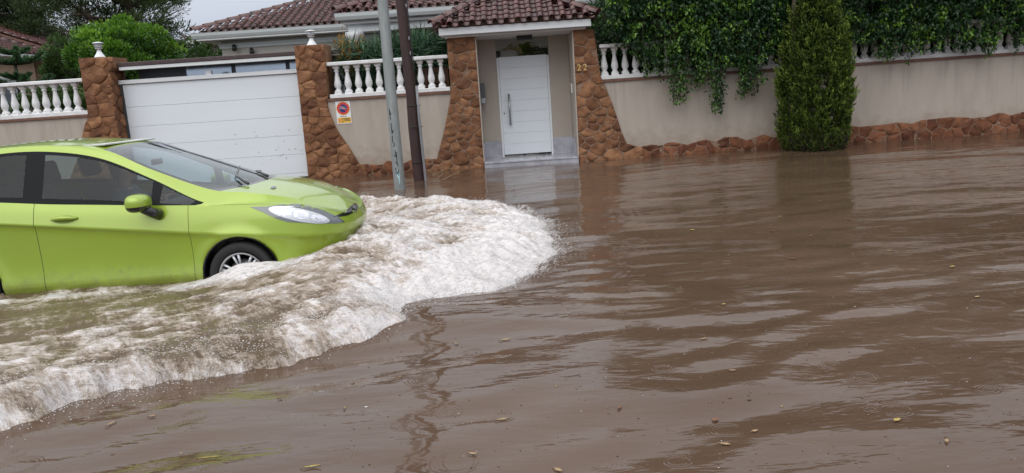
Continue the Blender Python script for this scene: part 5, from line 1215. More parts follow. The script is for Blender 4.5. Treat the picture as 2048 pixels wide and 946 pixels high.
# cabin
def cbox(name, x0, x1, y0, y1, z0, z1, bev, mt, rot=0):
    bm = bmesh.new(); bmesh.ops.create_cube(bm, size=1)
    for v in bm.verts: v.co = Vector((v.co.x * (x1 - x0), v.co.y * (y1 - y0), v.co.z * (z1 - z0)))
    bmesh.ops.bevel(bm, geom=list(bm.edges), offset=bev, segments=3, affect='EDGES', profile=.6); Rm = Matrix.Rotation(rot, 4, 'Y')
    bm.verts.index_update(); mm = MB(); mm.add([Rm @ v.co + Vector((CX + (x0 + x1) / 2, CY + (y0 + y1) / 2, CZ + (z0 + z1) / 2)) for v in bm.verts], [[v.index for v in f.verts] for f in bm.faces], True); bm.free()
    return mm.build(name, mt, car)
for y in (-.37, .37):
    cbox('seat_base', -1.66, -1.12, y - .25, y + .25, .38, .56, .06, M['fabric'])
    cbox('seat_backrest', -1.80, -1.66, y - .24, y + .24, .52, 1.08, .06, M['fabric'], R(-14))
    cbox('headrest', -1.93, -1.82, y - .125, y + .125, 1.15, 1.36, .045, M['fabric'], R(-10))
cbox('rear_bench', -2.35, -1.95, -.60, .60, .40, .62, .06, M['fabric']); cbox('rear_backrest', -2.50, -2.36, -.60, .60, .55, 1.12, .05, M['fabric'], R(-16))
for y in (-.38, .38): cbox('headrest', -2.56, -2.46, y - .12, y + .12, 1.10, 1.26, .04, M['fabric'], R(-12))
cbox('dashboard', -.80, -.02, -.68, .68, .66, .93, .06, M['inner']); cbox('door_lining', -1.7, -.45, -.80, -.74, .35, .90, .02, M['inner']); cbox('door_lining', -1.7, -.45, .74, .80, .35, .90, .02, M['inner'])
cbox('headlining', -2.35, -1.22, -.50, .50, 1.475, 1.49, .005, M['soffit'])
cbox('rear_view_mirror', -1.02, -.99, -.10, .10, 1.24, 1.30, .012, M['trim'])
m = MB(); pts = [(CX - 1.08 + .06 * math.sin(a), CY + .37 + .18 * math.cos(a), CZ + .88 + .17 * math.sin(a)) for a in [2 * math.pi * k / 24 for k in range(25)]]; m.tube(pts, .014, 8); m.tube([(CX - 1.08, CY + .37, CZ + .88), (CX - .78, CY + .37, CZ + .82)], .03, 8)
m.tube([(CX - 1.08, CY + .20, CZ + .88), (CX - 1.08, CY + .54, CZ + .88)], .016, 6); m.build('steering_wheel', M['inner'], car)
# driver
def skin_body(name, verts, edges, rad, mt, parent, sub=2):
    me = bpy.data.meshes.new(name); me.from_pydata(verts, edges, []); o = bpy.data.objects.new(name, me); SC.collection.objects.link(o)
    md = o.modifiers.new('s', 'SKIN'); sl = me.skin_vertices[0].data
    for i, r in enumerate(rad): sl[i].radius = r if isinstance(r, tuple) else (r, r)
    sl[0].use_root = True; md.use_smooth_shade = True
    s = o.modifiers.new('d', 'SUBSURF'); s.levels = s.render_levels = sub
    me2 = bpy.data.meshes.new_from_object(o.evaluated_get(bpy.context.evaluated_depsgraph_get())); bpy.data.objects.remove(o)
    me2.materials.clear(); me2.materials.append(mt); me2.polygons.foreach_set('use_smooth', [True] * len(me2.polygons)); me2.name = name
    q = link(bpy.data.objects.new(name, me2), parent); return q
drv = thing('person', 'person in a dark top driving the green car, hands on the steering wheel', 'person', (CX - 1.50, CY + .37, CZ + .50))
skin = mat('skin', (.50, .28, .19), .55); cloth = mat('dark_jersey', (.10, .12, .16), .85, var=.2, vscale=20); hairm = mat('dark_hair', (.03, .02, .015), .6)
vs_ = [(0, 0, .05), (-.04, 0, .22), (-.06, 0, .40), (-.05, 0, .50), (-.04, 0, .57), (-.02, 0, .66), (.0, 0, .74),
       (-.05, -.17, .46), (.10, -.24, .27), (.32, -.16, .36), (.40, -.14, .38), (-.05, .17, .46), (.10, .24, .27), (.32, .16, .36), (.40, .14, .38),
       (.22, -.10, .06), (.44, -.12, .12), (.56, -.12, -.22), (.22, .10, .06), (.44, .12, .12), (.56, .12, -.22)]
ed_ = [(0, 1), (1, 2), (2, 3), (3, 4), (4, 5), (5, 6), (2, 7), (7, 8), (8, 9), (9, 10), (2, 11), (11, 12), (12, 13), (13, 14), (0, 15), (15, 16), (16, 17), (0, 18), (18, 19), (19, 20)]
rd_ = [(.13, .15), (.12, .15), (.12, .17), .07, .052, (.085, .072), (.075, .065), .055, .045, .036, .026, .055, .045, .036, .026, .08, .065, .05, .08, .065, .05]
skin_body('body', vs_, ed_, rd_, skin, drv)
vs_ = vs_[:4] + [vs_[7], vs_[8], (.20, -.205, .31), vs_[11], vs_[12], (.20, .205, .31)]
skin_body('jersey', vs_, [(0, 1), (1, 2), (2, 3), (2, 4), (4, 5), (5, 6), (2, 7), (7, 8), (8, 9)], [(.14, .16), (.135, .165), (.135, .185), .078, .066, .056, .05, .066, .056, .05], cloth, drv)
m = MB(); m.ellipsoid((-.035, 0, .735), (.098, .085, .085), 14, 9); m.ellipsoid((-.07, 0, .68), (.065, .075, .09), 12, 8); o = m.build('hair', hairm, drv, local=True)
m = MB(); m.ellipsoid((.078, 0, .675), (.02, .014, .024), 8, 6); m.ellipsoid((-.01, .078, .68), (.02, .012, .032), 8, 6); m.ellipsoid((-.01, -.078, .68), (.02, .012, .032), 8, 6); m.build('nose_and_ears', skin, drv, local=True)
m = MB(); 
for s in (-1, 1): m.ellipsoid((.066, s * .030, .70), (.012, .015, .009), 8, 6)
m.build('eyes', M['dark'], drv, local=True)
m = MB()      # fingers closed round the wheel rim
for s in (-1, 1):
    for k in range(4):
        z = .375 - .022 * (k - 1.5); L = (.055, .062, .058, .045)[k]
        m.tube([(.41, s * .145, z), (.41 + L * .6, s * .16, z), (.41 + L * .75, s * .185, z), (.41 + L * .35, s * .198, z)], [.0095, .009, .008, .006], 6)
    m.tube([(.37, s * .135, .40), (.40, s * .155, .425), (.43, s * .175, .42)], [.011, .010, .007], 6)
m.build('fingers', skin, drv, local=True)
# ================================================================== flood water
def water_mat():
    m = bpy.data.materials.new('muddy_flood_water'); m.use_nodes = True; t = m.node_tree; N = t.nodes; L = t.links
    b = N['Principled BSDF']; b.inputs['IOR'].default_value = 1.34; b.inputs['Roughness'].default_value = .045
    g = N.new('ShaderNodeNewGeometry')
    n = N.new('ShaderNodeTexNoise'); n.inputs['Scale'].default_value = .55; n.inputs['Detail'].default_value = 5; L.new(g.outputs['Position'], n.inputs['Vector'])
    r = N.new('ShaderNodeValToRGB'); r.color_ramp.elements[0].position = .35; r.color_ramp.elements[1].position = .65
    r.color_ramp.elements[0].color = (.095, .058, .038, 1); r.color_ramp.elements[1].color = (.118, .075, .050, 1); L.new(n.outputs['Fac'], r.inputs[0]); L.new(r.outputs[0], b.inputs['Base Color'])
    # fine wind ripples, long across the street
    mp = N.new('ShaderNodeMapping'); mp.inputs['Scale'].default_value = (.42, 1.25, 1); mp.inputs['Rotation'].default_value = (0, 0, .12); L.new(g.outputs['Position'], mp.inputs[0])
    n1 = N.new('ShaderNodeTexNoise'); n1.inputs['Scale'].default_value = 6.5; n1.inputs['Detail'].default_value = 3; n1.inputs['Roughness'].default_value = .45; n1.inputs['Distortion'].default_value = .5; L.new(mp.outputs[0], n1.inputs['Vector'])
    m1 = N.new('ShaderNodeMath'); m1.operation = 'MULTIPLY'; m1.inputs[1].default_value = .0058; L.new(n1.outputs['Fac'], m1.inputs[0])
    mp2 = N.new('ShaderNodeMapping'); mp2.inputs['Scale'].default_value = (.5, 1.3, 1); mp2.inputs['Rotation'].default_value = (0, 0, -.1); L.new(g.outputs['Position'], mp2.inputs[0])
    n2 = N.new('ShaderNodeTexNoise'); n2.inputs['Scale'].default_value = 17; n2.inputs['Detail'].default_value = 2; n2.inputs['Roughness'].default_value = .4; L.new(mp2.outputs[0], n2.inputs['Vector'])
    pt = N.new('ShaderNodeTexNoise'); pt.inputs['Scale'].default_value = .8; L.new(g.outputs['Position'], pt.inputs['Vector']); ptm = N.new('ShaderNodeMapRange'); ptm.inputs['From Min'].default_value = .35; ptm.inputs['From Max'].default_value = .65; ptm.inputs['To Min'].default_value = .0005; ptm.inputs['To Max'].default_value = .0026; L.new(pt.outputs['Fac'], ptm.inputs['Value'])
    m2 = N.new('ShaderNodeMath'); m2.operation = 'MULTIPLY_ADD'; L.new(n2.outputs['Fac'], m2.inputs[0]); L.new(ptm.outputs[0], m2.inputs[1]); L.new(m1.outputs[0], m2.inputs[2])
    acc = m2.outputs[0]
    # rings of rain drops: distance to scattered points, some of the points only
    for sc, off, th, Rm, amp in ((1.5, (0, 0, 0), .40, .11, .0005), (2.3, (7.3, 2.1, 0), .35, .07, .0004), (1.1, (3.7, 9.4, 0), .75, .13, .0004)):
        mq = N.new('ShaderNodeMapping'); mq.inputs['Location'].default_value = off; mq.inputs['Scale'].default_value = (1, 1, 0); L.new(g.outputs['Position'], mq.inputs[0])
        v = N.new('ShaderNodeTexVoronoi'); v.voronoi_dimensions = '2D'; v.inputs['Scale'].default_value = sc; L.new(mq.outputs[0], v.inputs['Vector'])
        d = N.new('ShaderNodeMath'); d.operation = 'DIVIDE'; d.inputs[1].default_value = sc; L.new(v.outputs['Distance'], d.inputs[0])
        sp_ = N.new('ShaderNodeSeparateColor'); L.new(v.outputs['Color'], sp_.inputs[0])
        on = N.new('ShaderNodeMath'); on.operation = 'GREATER_THAN'; on.inputs[1].default_value = th; L.new(sp_.outputs[0], on.inputs[0])
        rad = N.new('ShaderNodeMapRange'); rad.inputs['To Min'].default_value = Rm * .3; rad.inputs['To Max'].default_value = Rm; L.new(sp_.outputs[1], rad.inputs['Value'])
        df = N.new('ShaderNodeMath'); df.operation = 'SUBTRACT'; L.new(d.outputs[0], df.inputs[0]); L.new(rad.outputs[0], df.inputs[1])
        sn = N.new('ShaderNodeMath'); sn.operation = 'MULTIPLY'; sn.inputs[1].default_value = 2 * math.pi / .019; L.new(df.outputs[0], sn.inputs[0])
        s2 = N.new('ShaderNodeMath'); s2.operation = 'SINE'; L.new(sn.outputs[0], s2.inputs[0])
        w = N.new('ShaderNodeMath'); w.operation = 'DIVIDE'; w.inputs[1].default_value = .022; L.new(df.outputs[0], w.inputs[0])
        w2 = N.new('ShaderNodeMath'); w2.operation = 'MULTIPLY'; L.new(w.outputs[0], w2.inputs[0]); L.new(w.outputs[0], w2.inputs[1])
        w3 = N.new('ShaderNodeMath'); w3.operation = 'MULTIPLY'; w3.inputs[1].default_value = -1; L.new(w2.outputs[0], w3.inputs[0])
        ex = N.new('ShaderNodeMath'); ex.operation = 'EXPONENT'; L.new(w3.outputs[0], ex.inputs[0])
        a = N.new('ShaderNodeMath'); a.operation = 'MULTIPLY'; L.new(s2.outputs[0], a.inputs[0]); L.new(ex.outputs[0], a.inputs[1])
        a2 = N.new('ShaderNodeMath'); a2.operation = 'MULTIPLY'; L.new(a.outputs[0], a2.inputs[0]); L.new(on.outputs[0], a2.inputs[1])
        a3 = N.new('ShaderNodeMath'); a3.operation = 'MULTIPLY_ADD'; a3.inputs[1].default_value = amp; L.new(a2.outputs[0], a3.inputs[0]); L.new(acc, a3.inputs[2]); acc = a3.outputs[0]
    bp = N.new('ShaderNodeBump'); bp.inputs['Distance'].default_value = 1.0; bp.inputs['Strength'].default_value = 1; L.new(acc, bp.inputs['Height']); L.new(bp.outputs[0], b.inputs['Normal'])
    return m
M['water'] = water_mat()
wr_ = np.random.default_rng(11); WV = []
for k in range(60):
    lam = float(np.exp(wr_.uniform(math.log(.28), math.log(2.6)))); th = wr_.normal() * .36 + math.pi / 2 + .12
    WV.append((2 * math.pi / lam * math.cos(th), 2 * math.pi / lam * math.sin(th), wr_.uniform(0, 6.28), lam, wr_.uniform(.5, 1.2)))
def wh(x, y):
    """height of the undisturbed flood surface"""
    xx = x + .5 * (fbm(x * .5 + 50, y * .5 + 50, 2, 3) - .5); yy = y + .6 * (fbm(x * .45 + 80, y * .7 + 20, 3, 4) - .5)
    h_ = np.zeros_like(x)
    for kx, ky, ph, lam, a in WV: h_ = h_ + a * .0112 * lam / (2 * math.pi) * np.sin(kx * xx + ky * yy + ph)
    amp = .65 + .9 * fbm(x * .35 + 5, y * .5 + 9, 2, 6)
    near = np.exp(-((x - 1.2) / 2.6) ** 2 - ((y - 4.6) / 2.2) ** 2) * .9     # waves running off the bow wave
    return h_ * (amp + near) * np.interp(y, [1, 9, 16], [1.0, .8, .5])
xs = np.concatenate([[-150, -90, -50, -30, -20, -15, -12.5], np.arange(-11.5, 13.5, .032), [14.5, 17, 21, 30, 50, 90, 150]])
ys = [-60, -30, -15, -6, -2, 0, .7]; y = 1.2
while y < 16.48: ys.append(y); y += .0062 * y
ys.append(16.5); ys = np.array(ys)
X, Y = np.meshgrid(xs, ys); fade = np.clip((X + 12.5) / 1.5, 0, 1) * np.clip((14.2 - X) / 1.5, 0, 1) * np.clip((Y - .7) / .8, 0, 1)
Z = wh(X, Y) * fade
nx, ny = len(xs), len(ys); a = (np.arange(ny - 1)[:, None] * nx + np.arange(nx - 1)).ravel()
tag(mesh_np('flood_water', np.stack([X, Y, Z], -1), np.stack([a, a + 1, a + nx + 1, a + nx], 1), M['water'], None, smooth=True), 'brown muddy flood water covering the street', kind='structure')
# ================================================================== bow wave
E0 = [(-9, .2), (-7, 1.2), (-5, 2.25), (-3.7, 2.95), (-2.75, 3.45), (-2.35, 3.80), (-1.95, 4.10), (-1.55, 4.38), (-1.2, 4.65), (-.93, 4.98), (-.80, 5.32), (-.40, 5.62), (-.05, 5.92), (.24, 6.4), (.46, 7.05), (.50, 7.8), (.40, 8.7), (.12, 9.6), (-.40, 10.35), (-1.1, 10.85), (-2.2, 11.3), (-3.8, 11.8), (-6, 12.4), (-9, 13)]
EP = catmull(np.array(E0), np.linspace(0, len(E0) - 1.001, 520)); seg = np.linalg.norm(np.diff(EP, axis=0), axis=1); SP = np.concatenate([[0], np.cumsum(seg)])
cxs = np.arange(-6.6, 1.35, .05); cys = np.arange(.9, 13.2, .05); gx, gy = np.meshgrid(cxs, cys)
D2 = np.full(gx.shape, 1e9); SS = np.zeros(gx.shape)
for i in range(len(EP)):
    q = (gx - EP[i, 0]) ** 2 + (gy - EP[i, 1]) ** 2; m_ = q < D2; D2[m_] = q[m_]; SS[m_] = SP[i]
inn = np.zeros(gx.shape, bool); pl = EP
for i in range(len(pl)):
    ax, ay = pl[i]; bx, by = pl[i - 1]
    if ay == by: continue
    c_ = ((ay > gy) != (by > gy)) & (gx < (bx - ax) * (gy - ay) / (by - ay) + ax); inn ^= c_
DD = np.sqrt(D2) * np.where(inn, 1, -1)
def samp(A, x, y):
    fx = np.clip((x - cxs[0]) / .05, 0, len(cxs) - 1.001); fy = np.clip((y - cys[0]) / .05, 0, len(cys) - 1.001); i = fx.astype(int); j = fy.astype(int); fx = fx - i; fy = fy - j
    return (A[j, i] * (1 - fx) + A[j, i + 1] * fx) * (1 - fy) + (A[j + 1, i] * (1 - fx) + A[j + 1, i + 1] * fx) * fy
def sstep(a, b_, x): t_ = np.clip((x - a) / (b_ - a), 0, 1); return t_ * t_ * (3 - 2 * t_)
NOSE = (-1.45, 7.3)
def wave(x, y, fine=True):
    """height, foam cover, edge distance, position along the crest"""
    wx = x + .22 * (fbm(x * 1.3 + 3, y * 1.3 + 7, 3, 21) - .5); wy = y + .22 * (fbm(x * 1.3 + 13, y * 1.3 + 27, 3, 22) - .5)
    d = samp(DD, wx, wy); s = samp(SS, x, y)
    d = d + .40 * (fbm(s * 1.7 + 5, d * .8 + 40, 3, 23) - .5) + .26 * (fbm(s * 5 + 1, d * 4, 4, 24) - .5)
    head = sstep(-2.6, -1.0, x) * sstep(4.6, 5.8, y) * (1 - sstep(10.0, 12.2, y) * .5)
    nd = np.hypot((x - NOSE[0]) / 1.0, (y - NOSE[1]) / 1.15)
    crest = np.interp(s, [0, 6, 9, 12, 14, 18, 24], [.075, .10, .115, .115, .13, .14, .08])
    rise = sstep(-.03, .20, d)
    rise = rise * (1 - head) + sstep(-.03, .60, d) * head
    prof = rise * (crest * (1 - .55 * head) * (.65 + .7 * fbm(s * .9, s * 0 + 4, 3, 41)) * np.exp(-(np.maximum(d - .25, 0) / .60) ** 2) + .035)
    body_ = .13 * head * sstep(.0, .9, d)
    nose = .17 * np.exp(-(nd / .75) ** 2) + .07 * np.exp(-(((x + 1.9) / .6) ** 2 + ((y - 6.35) / .35) ** 2)) + .11 * np.exp(-(((x + 2.42) / .26) ** 2 + ((y - 6.52) / .17) ** 2))
    inside_ = sstep(.0, .35, d)
    back = sstep(-2.2, -4.2, x) * 0
    # anisotropic turbulence: stretched along the water's run
    ax_ = x * .94 + y * .34; ay_ = -x * .34 + y * .94
    t1 = fbm(ax_ * 2.2 + 9, ay_ * 3.8 + 3, 4, 31); t1 = 1 - np.abs(2 * t1 - 1) * 1.6
    t2 = fbm(s * 5.5, d * 3.4 + 11, 4, 32) ; t3 = fbm(x * 9 + 4, y * 9 + 1, 3, 33)
    act = .25 + .75 * np.clip(head + np.exp(-(d / .8) ** 2), 0, 1)
    z = prof + body_ + nose * inside_ + inside_ * act * (.075 * (t1 - .5) + .085 * (t2 - .5) + .030 * (t3 - .5))
    if fine:
        t4 = fbm(s * 26, d * 9, 3, 34); t5 = fbm(x * 34, y * 26, 2, 35); z = z + inside_ * act * (.030 * (t4 - .5) + .014 * (t5 - .5))
    z = z + wh(x, y) - .035 * (1 - sstep(-.10, .02, d)) - .012
    band = np.exp(-(np.maximum(d, 0) / .62) ** 2.2)
    foam = .66 * band + .45 * head * (1 - .35 * band) + .36 * np.exp(-((x - .1) / .7) ** 2 - ((y - 6.8) / 1.6) ** 2) + .30 * np.exp(-(nd / 1.0) ** 2)
    farside = sstep(8.2, 9.2, y); foam = np.maximum(foam, .62 * farside)
    inner = .30 + .40 * np.exp(-((y - 6.40) / .16) ** 2) * (x < -1.7) + .16 * np.exp(-((d - 1.1) / .5) ** 2)
    foam = np.maximum(foam, inner * sstep(0, .3, d)) + .42 * np.exp(-(((x + 2.35) / .42) ** 2 + ((y - 6.45) / .25) ** 2))
    foam = foam + .38 * (t1 - .5) + .50 * (t2 - .5) + .25 * (t3 - .5) + .30 * (fbm(x * 1.6 + 2, y * 2.2 + 8, 3, 42) - .5)
    return z, foam, d, s
wxs = np.arange(-6.5, 1.12, .0128); wys = [1.0]
while wys[-1] < 12.95: wys.append(wys[-1] + max(.0085, .0034 * wys[-1]))
wys = np.array(wys); X, Y = np.meshgrid(wxs, wys)
Z, FO, Dd, Ss = wave(X, Y)
keep = (Dd > -.12) & ~((np.abs(Y - CY) < .70) & (X < -1.9))
kf = keep[:-1, :-1] & keep[1:, :-1] & keep[:-1, 1:] & keep[1:, 1:]
kf &= ~((X[:-1, :-1] < -.80 * Y[:-1, :-1] - 1.2))        # tail far behind stays outside this sheet
jj, ii = np.nonzero(kf); nx = len(wxs); a = jj * nx + ii; F = np.stack([a, a + 1, a + nx + 1, a + nx], 1)
idx, inv = np.unique(F, return_inverse=True); F = inv.reshape(F.shape)
def foam_mat():
    m = bpy.data.materials.new('churned_foam'); m.use_nodes = True; t = m.node_tree; N = t.nodes; L = t.links
    b = N['Principled BSDF']; b.inputs['IOR'].default_value = 1.34
    at = N.new('ShaderNodeAttribute'); at.attribute_name = 'foam'; fl = N.new('ShaderNodeAttribute'); fl.attribute_name = 'flow'
    g = N.new('ShaderNodeNewGeometry')
    def noise_(vec, sc, scl, det=5, ro=.6, dist=0):
        mp = N.new('ShaderNodeMapping'); mp.inputs['Scale'].default_value = scl; L.new(vec, mp.inputs[0])
        n = N.new('ShaderNodeTexNoise'); n.inputs['Scale'].default_value = sc; n.inputs['Detail'].default_value = det; n.inputs['Roughness'].default_value = ro; n.inputs['Distortion'].default_value = dist; L.new(mp.outputs[0], n.inputs['Vector']); return n.outputs['Fac']
    def math_(op, a_, b2=None, c=None, clamp=False):
        q = N.new('ShaderNodeMath'); q.operation = op; q.use_clamp = clamp
        for k, v in enumerate((a_, b2, c)):
            if v is None: continue
            if isinstance(v, (int, float)): q.inputs[k].default_value = v
            else: L.new(v, q.inputs[k])
        return q.outputs[0]
    streak = noise_(fl.outputs['Vector'], 1, (34, 5.5, 0), 5, .65, .6)
    streak2 = noise_(g.outputs['Position'], 1, (4.5, 19, 8), 8, .72, 1.4)
    cell = noise_(g.outputs['Position'], 26, (1, 1, 1), 6, .68, .8)
    f = math_('MULTIPLY_ADD', math_('SUBTRACT', streak, .5),   .85, at.outputs['Fac'])
    f = math_('MULTIPLY_ADD', math_('SUBTRACT', streak2, .5), 1.15, f)
    f = math_('MULTIPLY_ADD', math_('SUBTRACT', cell, .5), .55, f)
    mr = N.new('ShaderNodeMapRange'); mr.interpolation_type = 'SMOOTHSTEP'; mr.inputs['From Min'].default_value = .30; mr.inputs['From Max'].default_value = .78; L.new(f, mr.inputs['Value'])
    mud = N.new('ShaderNodeMixRGB'); mud.inputs[1].default_value = (.125, .085, .050, 1); mud.inputs[2].default_value = (.28, .215, .155, 1); L.new(mr.outputs[0], mud.inputs[0])
    wht = N.new('ShaderNodeMixRGB'); wht.inputs[1].default_value = (.44, .365, .305, 1); wht.inputs[2].default_value = (.74, .70, .685, 1)
    mr2 = N.new('ShaderNodeMapRange'); mr2.interpolation_type = 'SMOOTHSTEP'; mr2.inputs['From Min'].default_value = .55; mr2.inputs['From Max'].default_value = .98; L.new(f, mr2.inputs['Value']); L.new(mr2.outputs[0], wht.inputs[0])
    mx_ = N.new('ShaderNodeMixRGB'); L.new(mr.outputs[0], mx_.inputs[0]); L.new(mud.outputs[0], mx_.inputs[1]); L.new(wht.outputs[0], mx_.inputs[2]); L.new(mx_.outputs[0], b.inputs['Base Color'])
    ro = N.new('ShaderNodeMapRange'); ro.inputs['To Min'].default_value = .07; ro.inputs['To Max'].default_value = .6; L.new(mr.outputs[0], ro.inputs['Value']); L.new(ro.outputs[0], b.inputs['Roughness'])
    h1 = math_('MULTIPLY', streak, .016); h2 = math_('MULTIPLY_ADD', cell, .012, h1); h3 = math_('MULTIPLY_ADD', streak2, .012, h2)
    bp = N.new('ShaderNodeBump'); bp.inputs['Distance'].default_value = 1; bp.inputs['Strength'].default_value = .8; L.new(h3, bp.inputs['Height']); L.new(bp.outputs[0], b.inputs['Normal'])
    return m
M['foam'] = foam_mat()
V = np.stack([X, Y, Z], -1).reshape(-1, 3)[idx]
flow = np.stack([Ss, Dd, Ss * 0], -1).reshape(-1, 3)[idx]
bw = thing('bow_wave', 'churning white and brown bow wave pushed up by the green car', 'wave', (-.5, 6.5, 0))
tag(mesh_np('breaking_water', V, F, M['foam'], bw, smooth=True, attrs={'foam': FO.ravel()[idx], 'flow': flow}), kind='stuff')
# strands of spray and drawn-out froth lying over the breaking water
M['spray'] = mat('white_spray', (.64, .61, .59), .5)
M['froth'] = leafmat('froth_strand', (.32, .24, .18), (.62, .56, .51), (.90, .88, .87), .5, .2)
rg = np.random.default_rng(5); n = 70000
tang = np.gradient(EP, axis=0); tang /= np.linalg.norm(tang, axis=1, keepdims=True); out = np.stack([tang[:, 1], -tang[:, 0]], 1)      # away from the car
cand = idx[rg.integers(0, len(idx), n)]; pxy = np.stack([X.ravel()[cand], Y.ravel()[cand]], 1) + rg.uniform(-.02, .02, (n, 2))
z, fo, d_, s_ = wave(pxy[:, 0], pxy[:, 1]); k = np.clip(np.searchsorted(SP, s_), 0, len(EP) - 1)
edge_ = np.exp(-(np.maximum(d_, 0) / .16) ** 2); tuft = fbm(s_ * 4.2, d_ * 4 + 3, 3, 61); lace = fbm(pxy[:, 0] * 3.2 - pxy[:, 1] * 1.5, pxy[:, 1] * 11, 4, 62)
ok = (d_ > -.02) & (fo + rg.normal(size=n) * .07 + .25 * (lace - .5) + .6 * (tuft - .5) - .13 + .22 * edge_ > .56) & ~((pxy[:, 0] < -1.5) & (np.abs(pxy[:, 1] - CY) < 1.0))
pxy, z, d_, s_, k, fo, edge_, tuft, lace = [q_[ok] for q_ in (pxy, z, d_, s_, k, fo, edge_, tuft, lace)]; n = len(z); print('strands', n)
L_ = rg.uniform(.018, .065, n) * np.interp(pxy[:, 1], [3, 8], [.62, 1.3])
ang = (fbm(pxy[:, 0] * 1.4, pxy[:, 1] * 1.4 + 5, 3, 63) - .5) * 2.4
fx_ = out[k] * (.25 + .9 * edge_)[:, None] + np.array([1.0, .10]); fx_ = norm(fx_); c_, s2_ = np.cos(ang), np.sin(ang); fx_ = np.stack([fx_[:, 0] * c_ - fx_[:, 1] * s2_, fx_[:, 0] * s2_ + fx_[:, 1] * c_], 1) + rg.normal(size=(n, 2)) * .32
tipxy = pxy + norm(fx_) * L_[:, None]; zt_ = wave(tipxy[:, 0], tipxy[:, 1])[0]
lift = rg.uniform(.0, .014, n) + .030 * edge_ * rg.random(n)
P0 = np.concatenate([pxy, (z - .003)[:, None]], 1); tip = np.concatenate([tipxy, (np.maximum(zt_, 0) + lift)[:, None]], 1); md = P0 * .5 + tip * .5; md[:, 2] += .004 + lift * .5
dirv = norm(tip - P0); rr = rg.uniform(.0006, .0017, n)[:, None] * np.interp(pxy[:, 1], [3, 8], [.75, 1.5])[:, None]
sa = norm(np.cross(dirv, np.array([0.1, .2, 1.0]))); sb = np.cross(sa, dirv)
V = np.stack([P0, md + sa * rr, md - sa * rr * .6 + sb * rr, md - sa * rr * .6 - sb * rr, tip], 1).reshape(-1, 3); i = np.arange(n)[:, None] * 5
F = np.concatenate([i + np.array([q]) for q in ((0, 1, 2), (0, 2, 3), (0, 3, 1), (4, 2, 1), (4, 3, 2), (4, 1, 3))], 0)
tone = np.clip(.30 + (fo - .55) * 1.9 + .5 * (lace - .45) + .3 * (tuft - .5) + rg.normal(size=n) * .06 + .2 * edge_, 0, 1)
tag(mesh_np('spray_strands', V, F, M['froth'], bw, attrs={'tone': np.repeat(tone, 5)}), kind='stuff')
# flying drops
def drops(name, P, r, mt, parent, zs=.8):
    n = len(P); o8 = np.array([(1, 0, 0), (0, 1, 0), (-1, 0, 0), (0, -1, 0), (0, 0, 1), (0, 0, -1)], float)
    V = (P[:, None, :] + o8[None] * np.asarray(r).reshape(-1, 1, 1) * np.array([1.5, 1, zs])).reshape(-1, 3); i = np.arange(n)[:, None] * 6
    F = np.concatenate([i + np.array([q]) for q in ((0, 1, 4), (1, 2, 4), (2, 3, 4), (3, 0, 4), (1, 0, 5), (2, 1, 5), (3, 2, 5), (0, 3, 5))], 0)
    return tag(mesh_np(name, V, F, mt, parent, smooth=True), kind='stuff')
n = 9000; k = rg.integers(80, len(EP) - 60, n); P = EP[k] + out[k] * (rg.normal(size=n) * .16 - .12)[:, None]
zz_ = np.maximum(wave(P[:, 0], P[:, 1])[0], 0) + np.abs(rg.normal(size=n)) * .035
drops('flying_drops', np.concatenate([P, zz_[:, None]], 1), rg.uniform(.0012, .0042, n) * np.where(rg.random(n) > .96, 1.7, 1), M['spray'], bw)
# ================================================================== things afloat
leafm = [mat('floating_leaf_tan', (.42, .28, .15), .6, var=.3, vscale=60), mat('floating_leaf_yellow', (.42, .32, .09), .6, var=.3, vscale=60), mat('floating_leaf_brown', (.22, .10, .05), .6, var=.4, vscale=60)]
names = ['tan', 'yellow', 'brown']
def float_leaf(px, py, L, w, a, c):
    x, y = onZ(px, py); z = float(wh(np.array([x]), np.array([y]))[0]) + .003; nm = 8; V = []; F = []
    hx_ = ['far left', 'left', 'middle', 'centre right', 'right', 'far right'][min(5, max(0, int((px - 200) / 310)))]
    vy_ = ['far out near the wall side', 'on the rippled water level with the bonnet', 'beyond the middle of the street', 'in the middle distance', 'in the near water', 'close to the bottom edge'][min(5, max(0, int((py - 390) / 92)))]
    sz_ = 'long' if L > .065 else ('small' if L > .04 else 'tiny')
    t = thing('floating_leaf', '%s %s%s leaf afloat at %s, %s' % (sz_, 'slender ' if w < .4 * L * .875 else 'broad ', ('tan', 'yellow', 'brown')[c], hx_, vy_), 'leaf', (x, y, z), 'leaves floating on the flood')
    for i in range(nm + 1):
        u = i / nm; ww = w * math.sin(math.pi * (u * .93 + .04)) ** .8 * (1 + .2 * random.uniform(-1, 1)); xx = (u - .5) * L; bend = .12 * L * math.sin(3.1 * u)
        for q in (-1, 0, 1): V.append((xx, q * ww / 2 + bend, .004 * abs(q) + .006 * abs(u - .5)))
    for i in range(nm):
        for q in (0, 1): F.append((i * 3 + q, i * 3 + q + 1, i * 3 + q + 4, i * 3 + q + 3))
    m = MB(); m.add(V, F, True); o = m.build('leaf_blade', leafm[c], t, local=True); o.rotation_euler = (0, 0, a)
    m = MB(); m.tube([(-L * .5, 0, .003), (-L * .68, .003, .002)], .0015, 4); o2 = m.build('leaf_stalk', leafm[2], t, local=True); o2.rotation_euler = (0, 0, a)
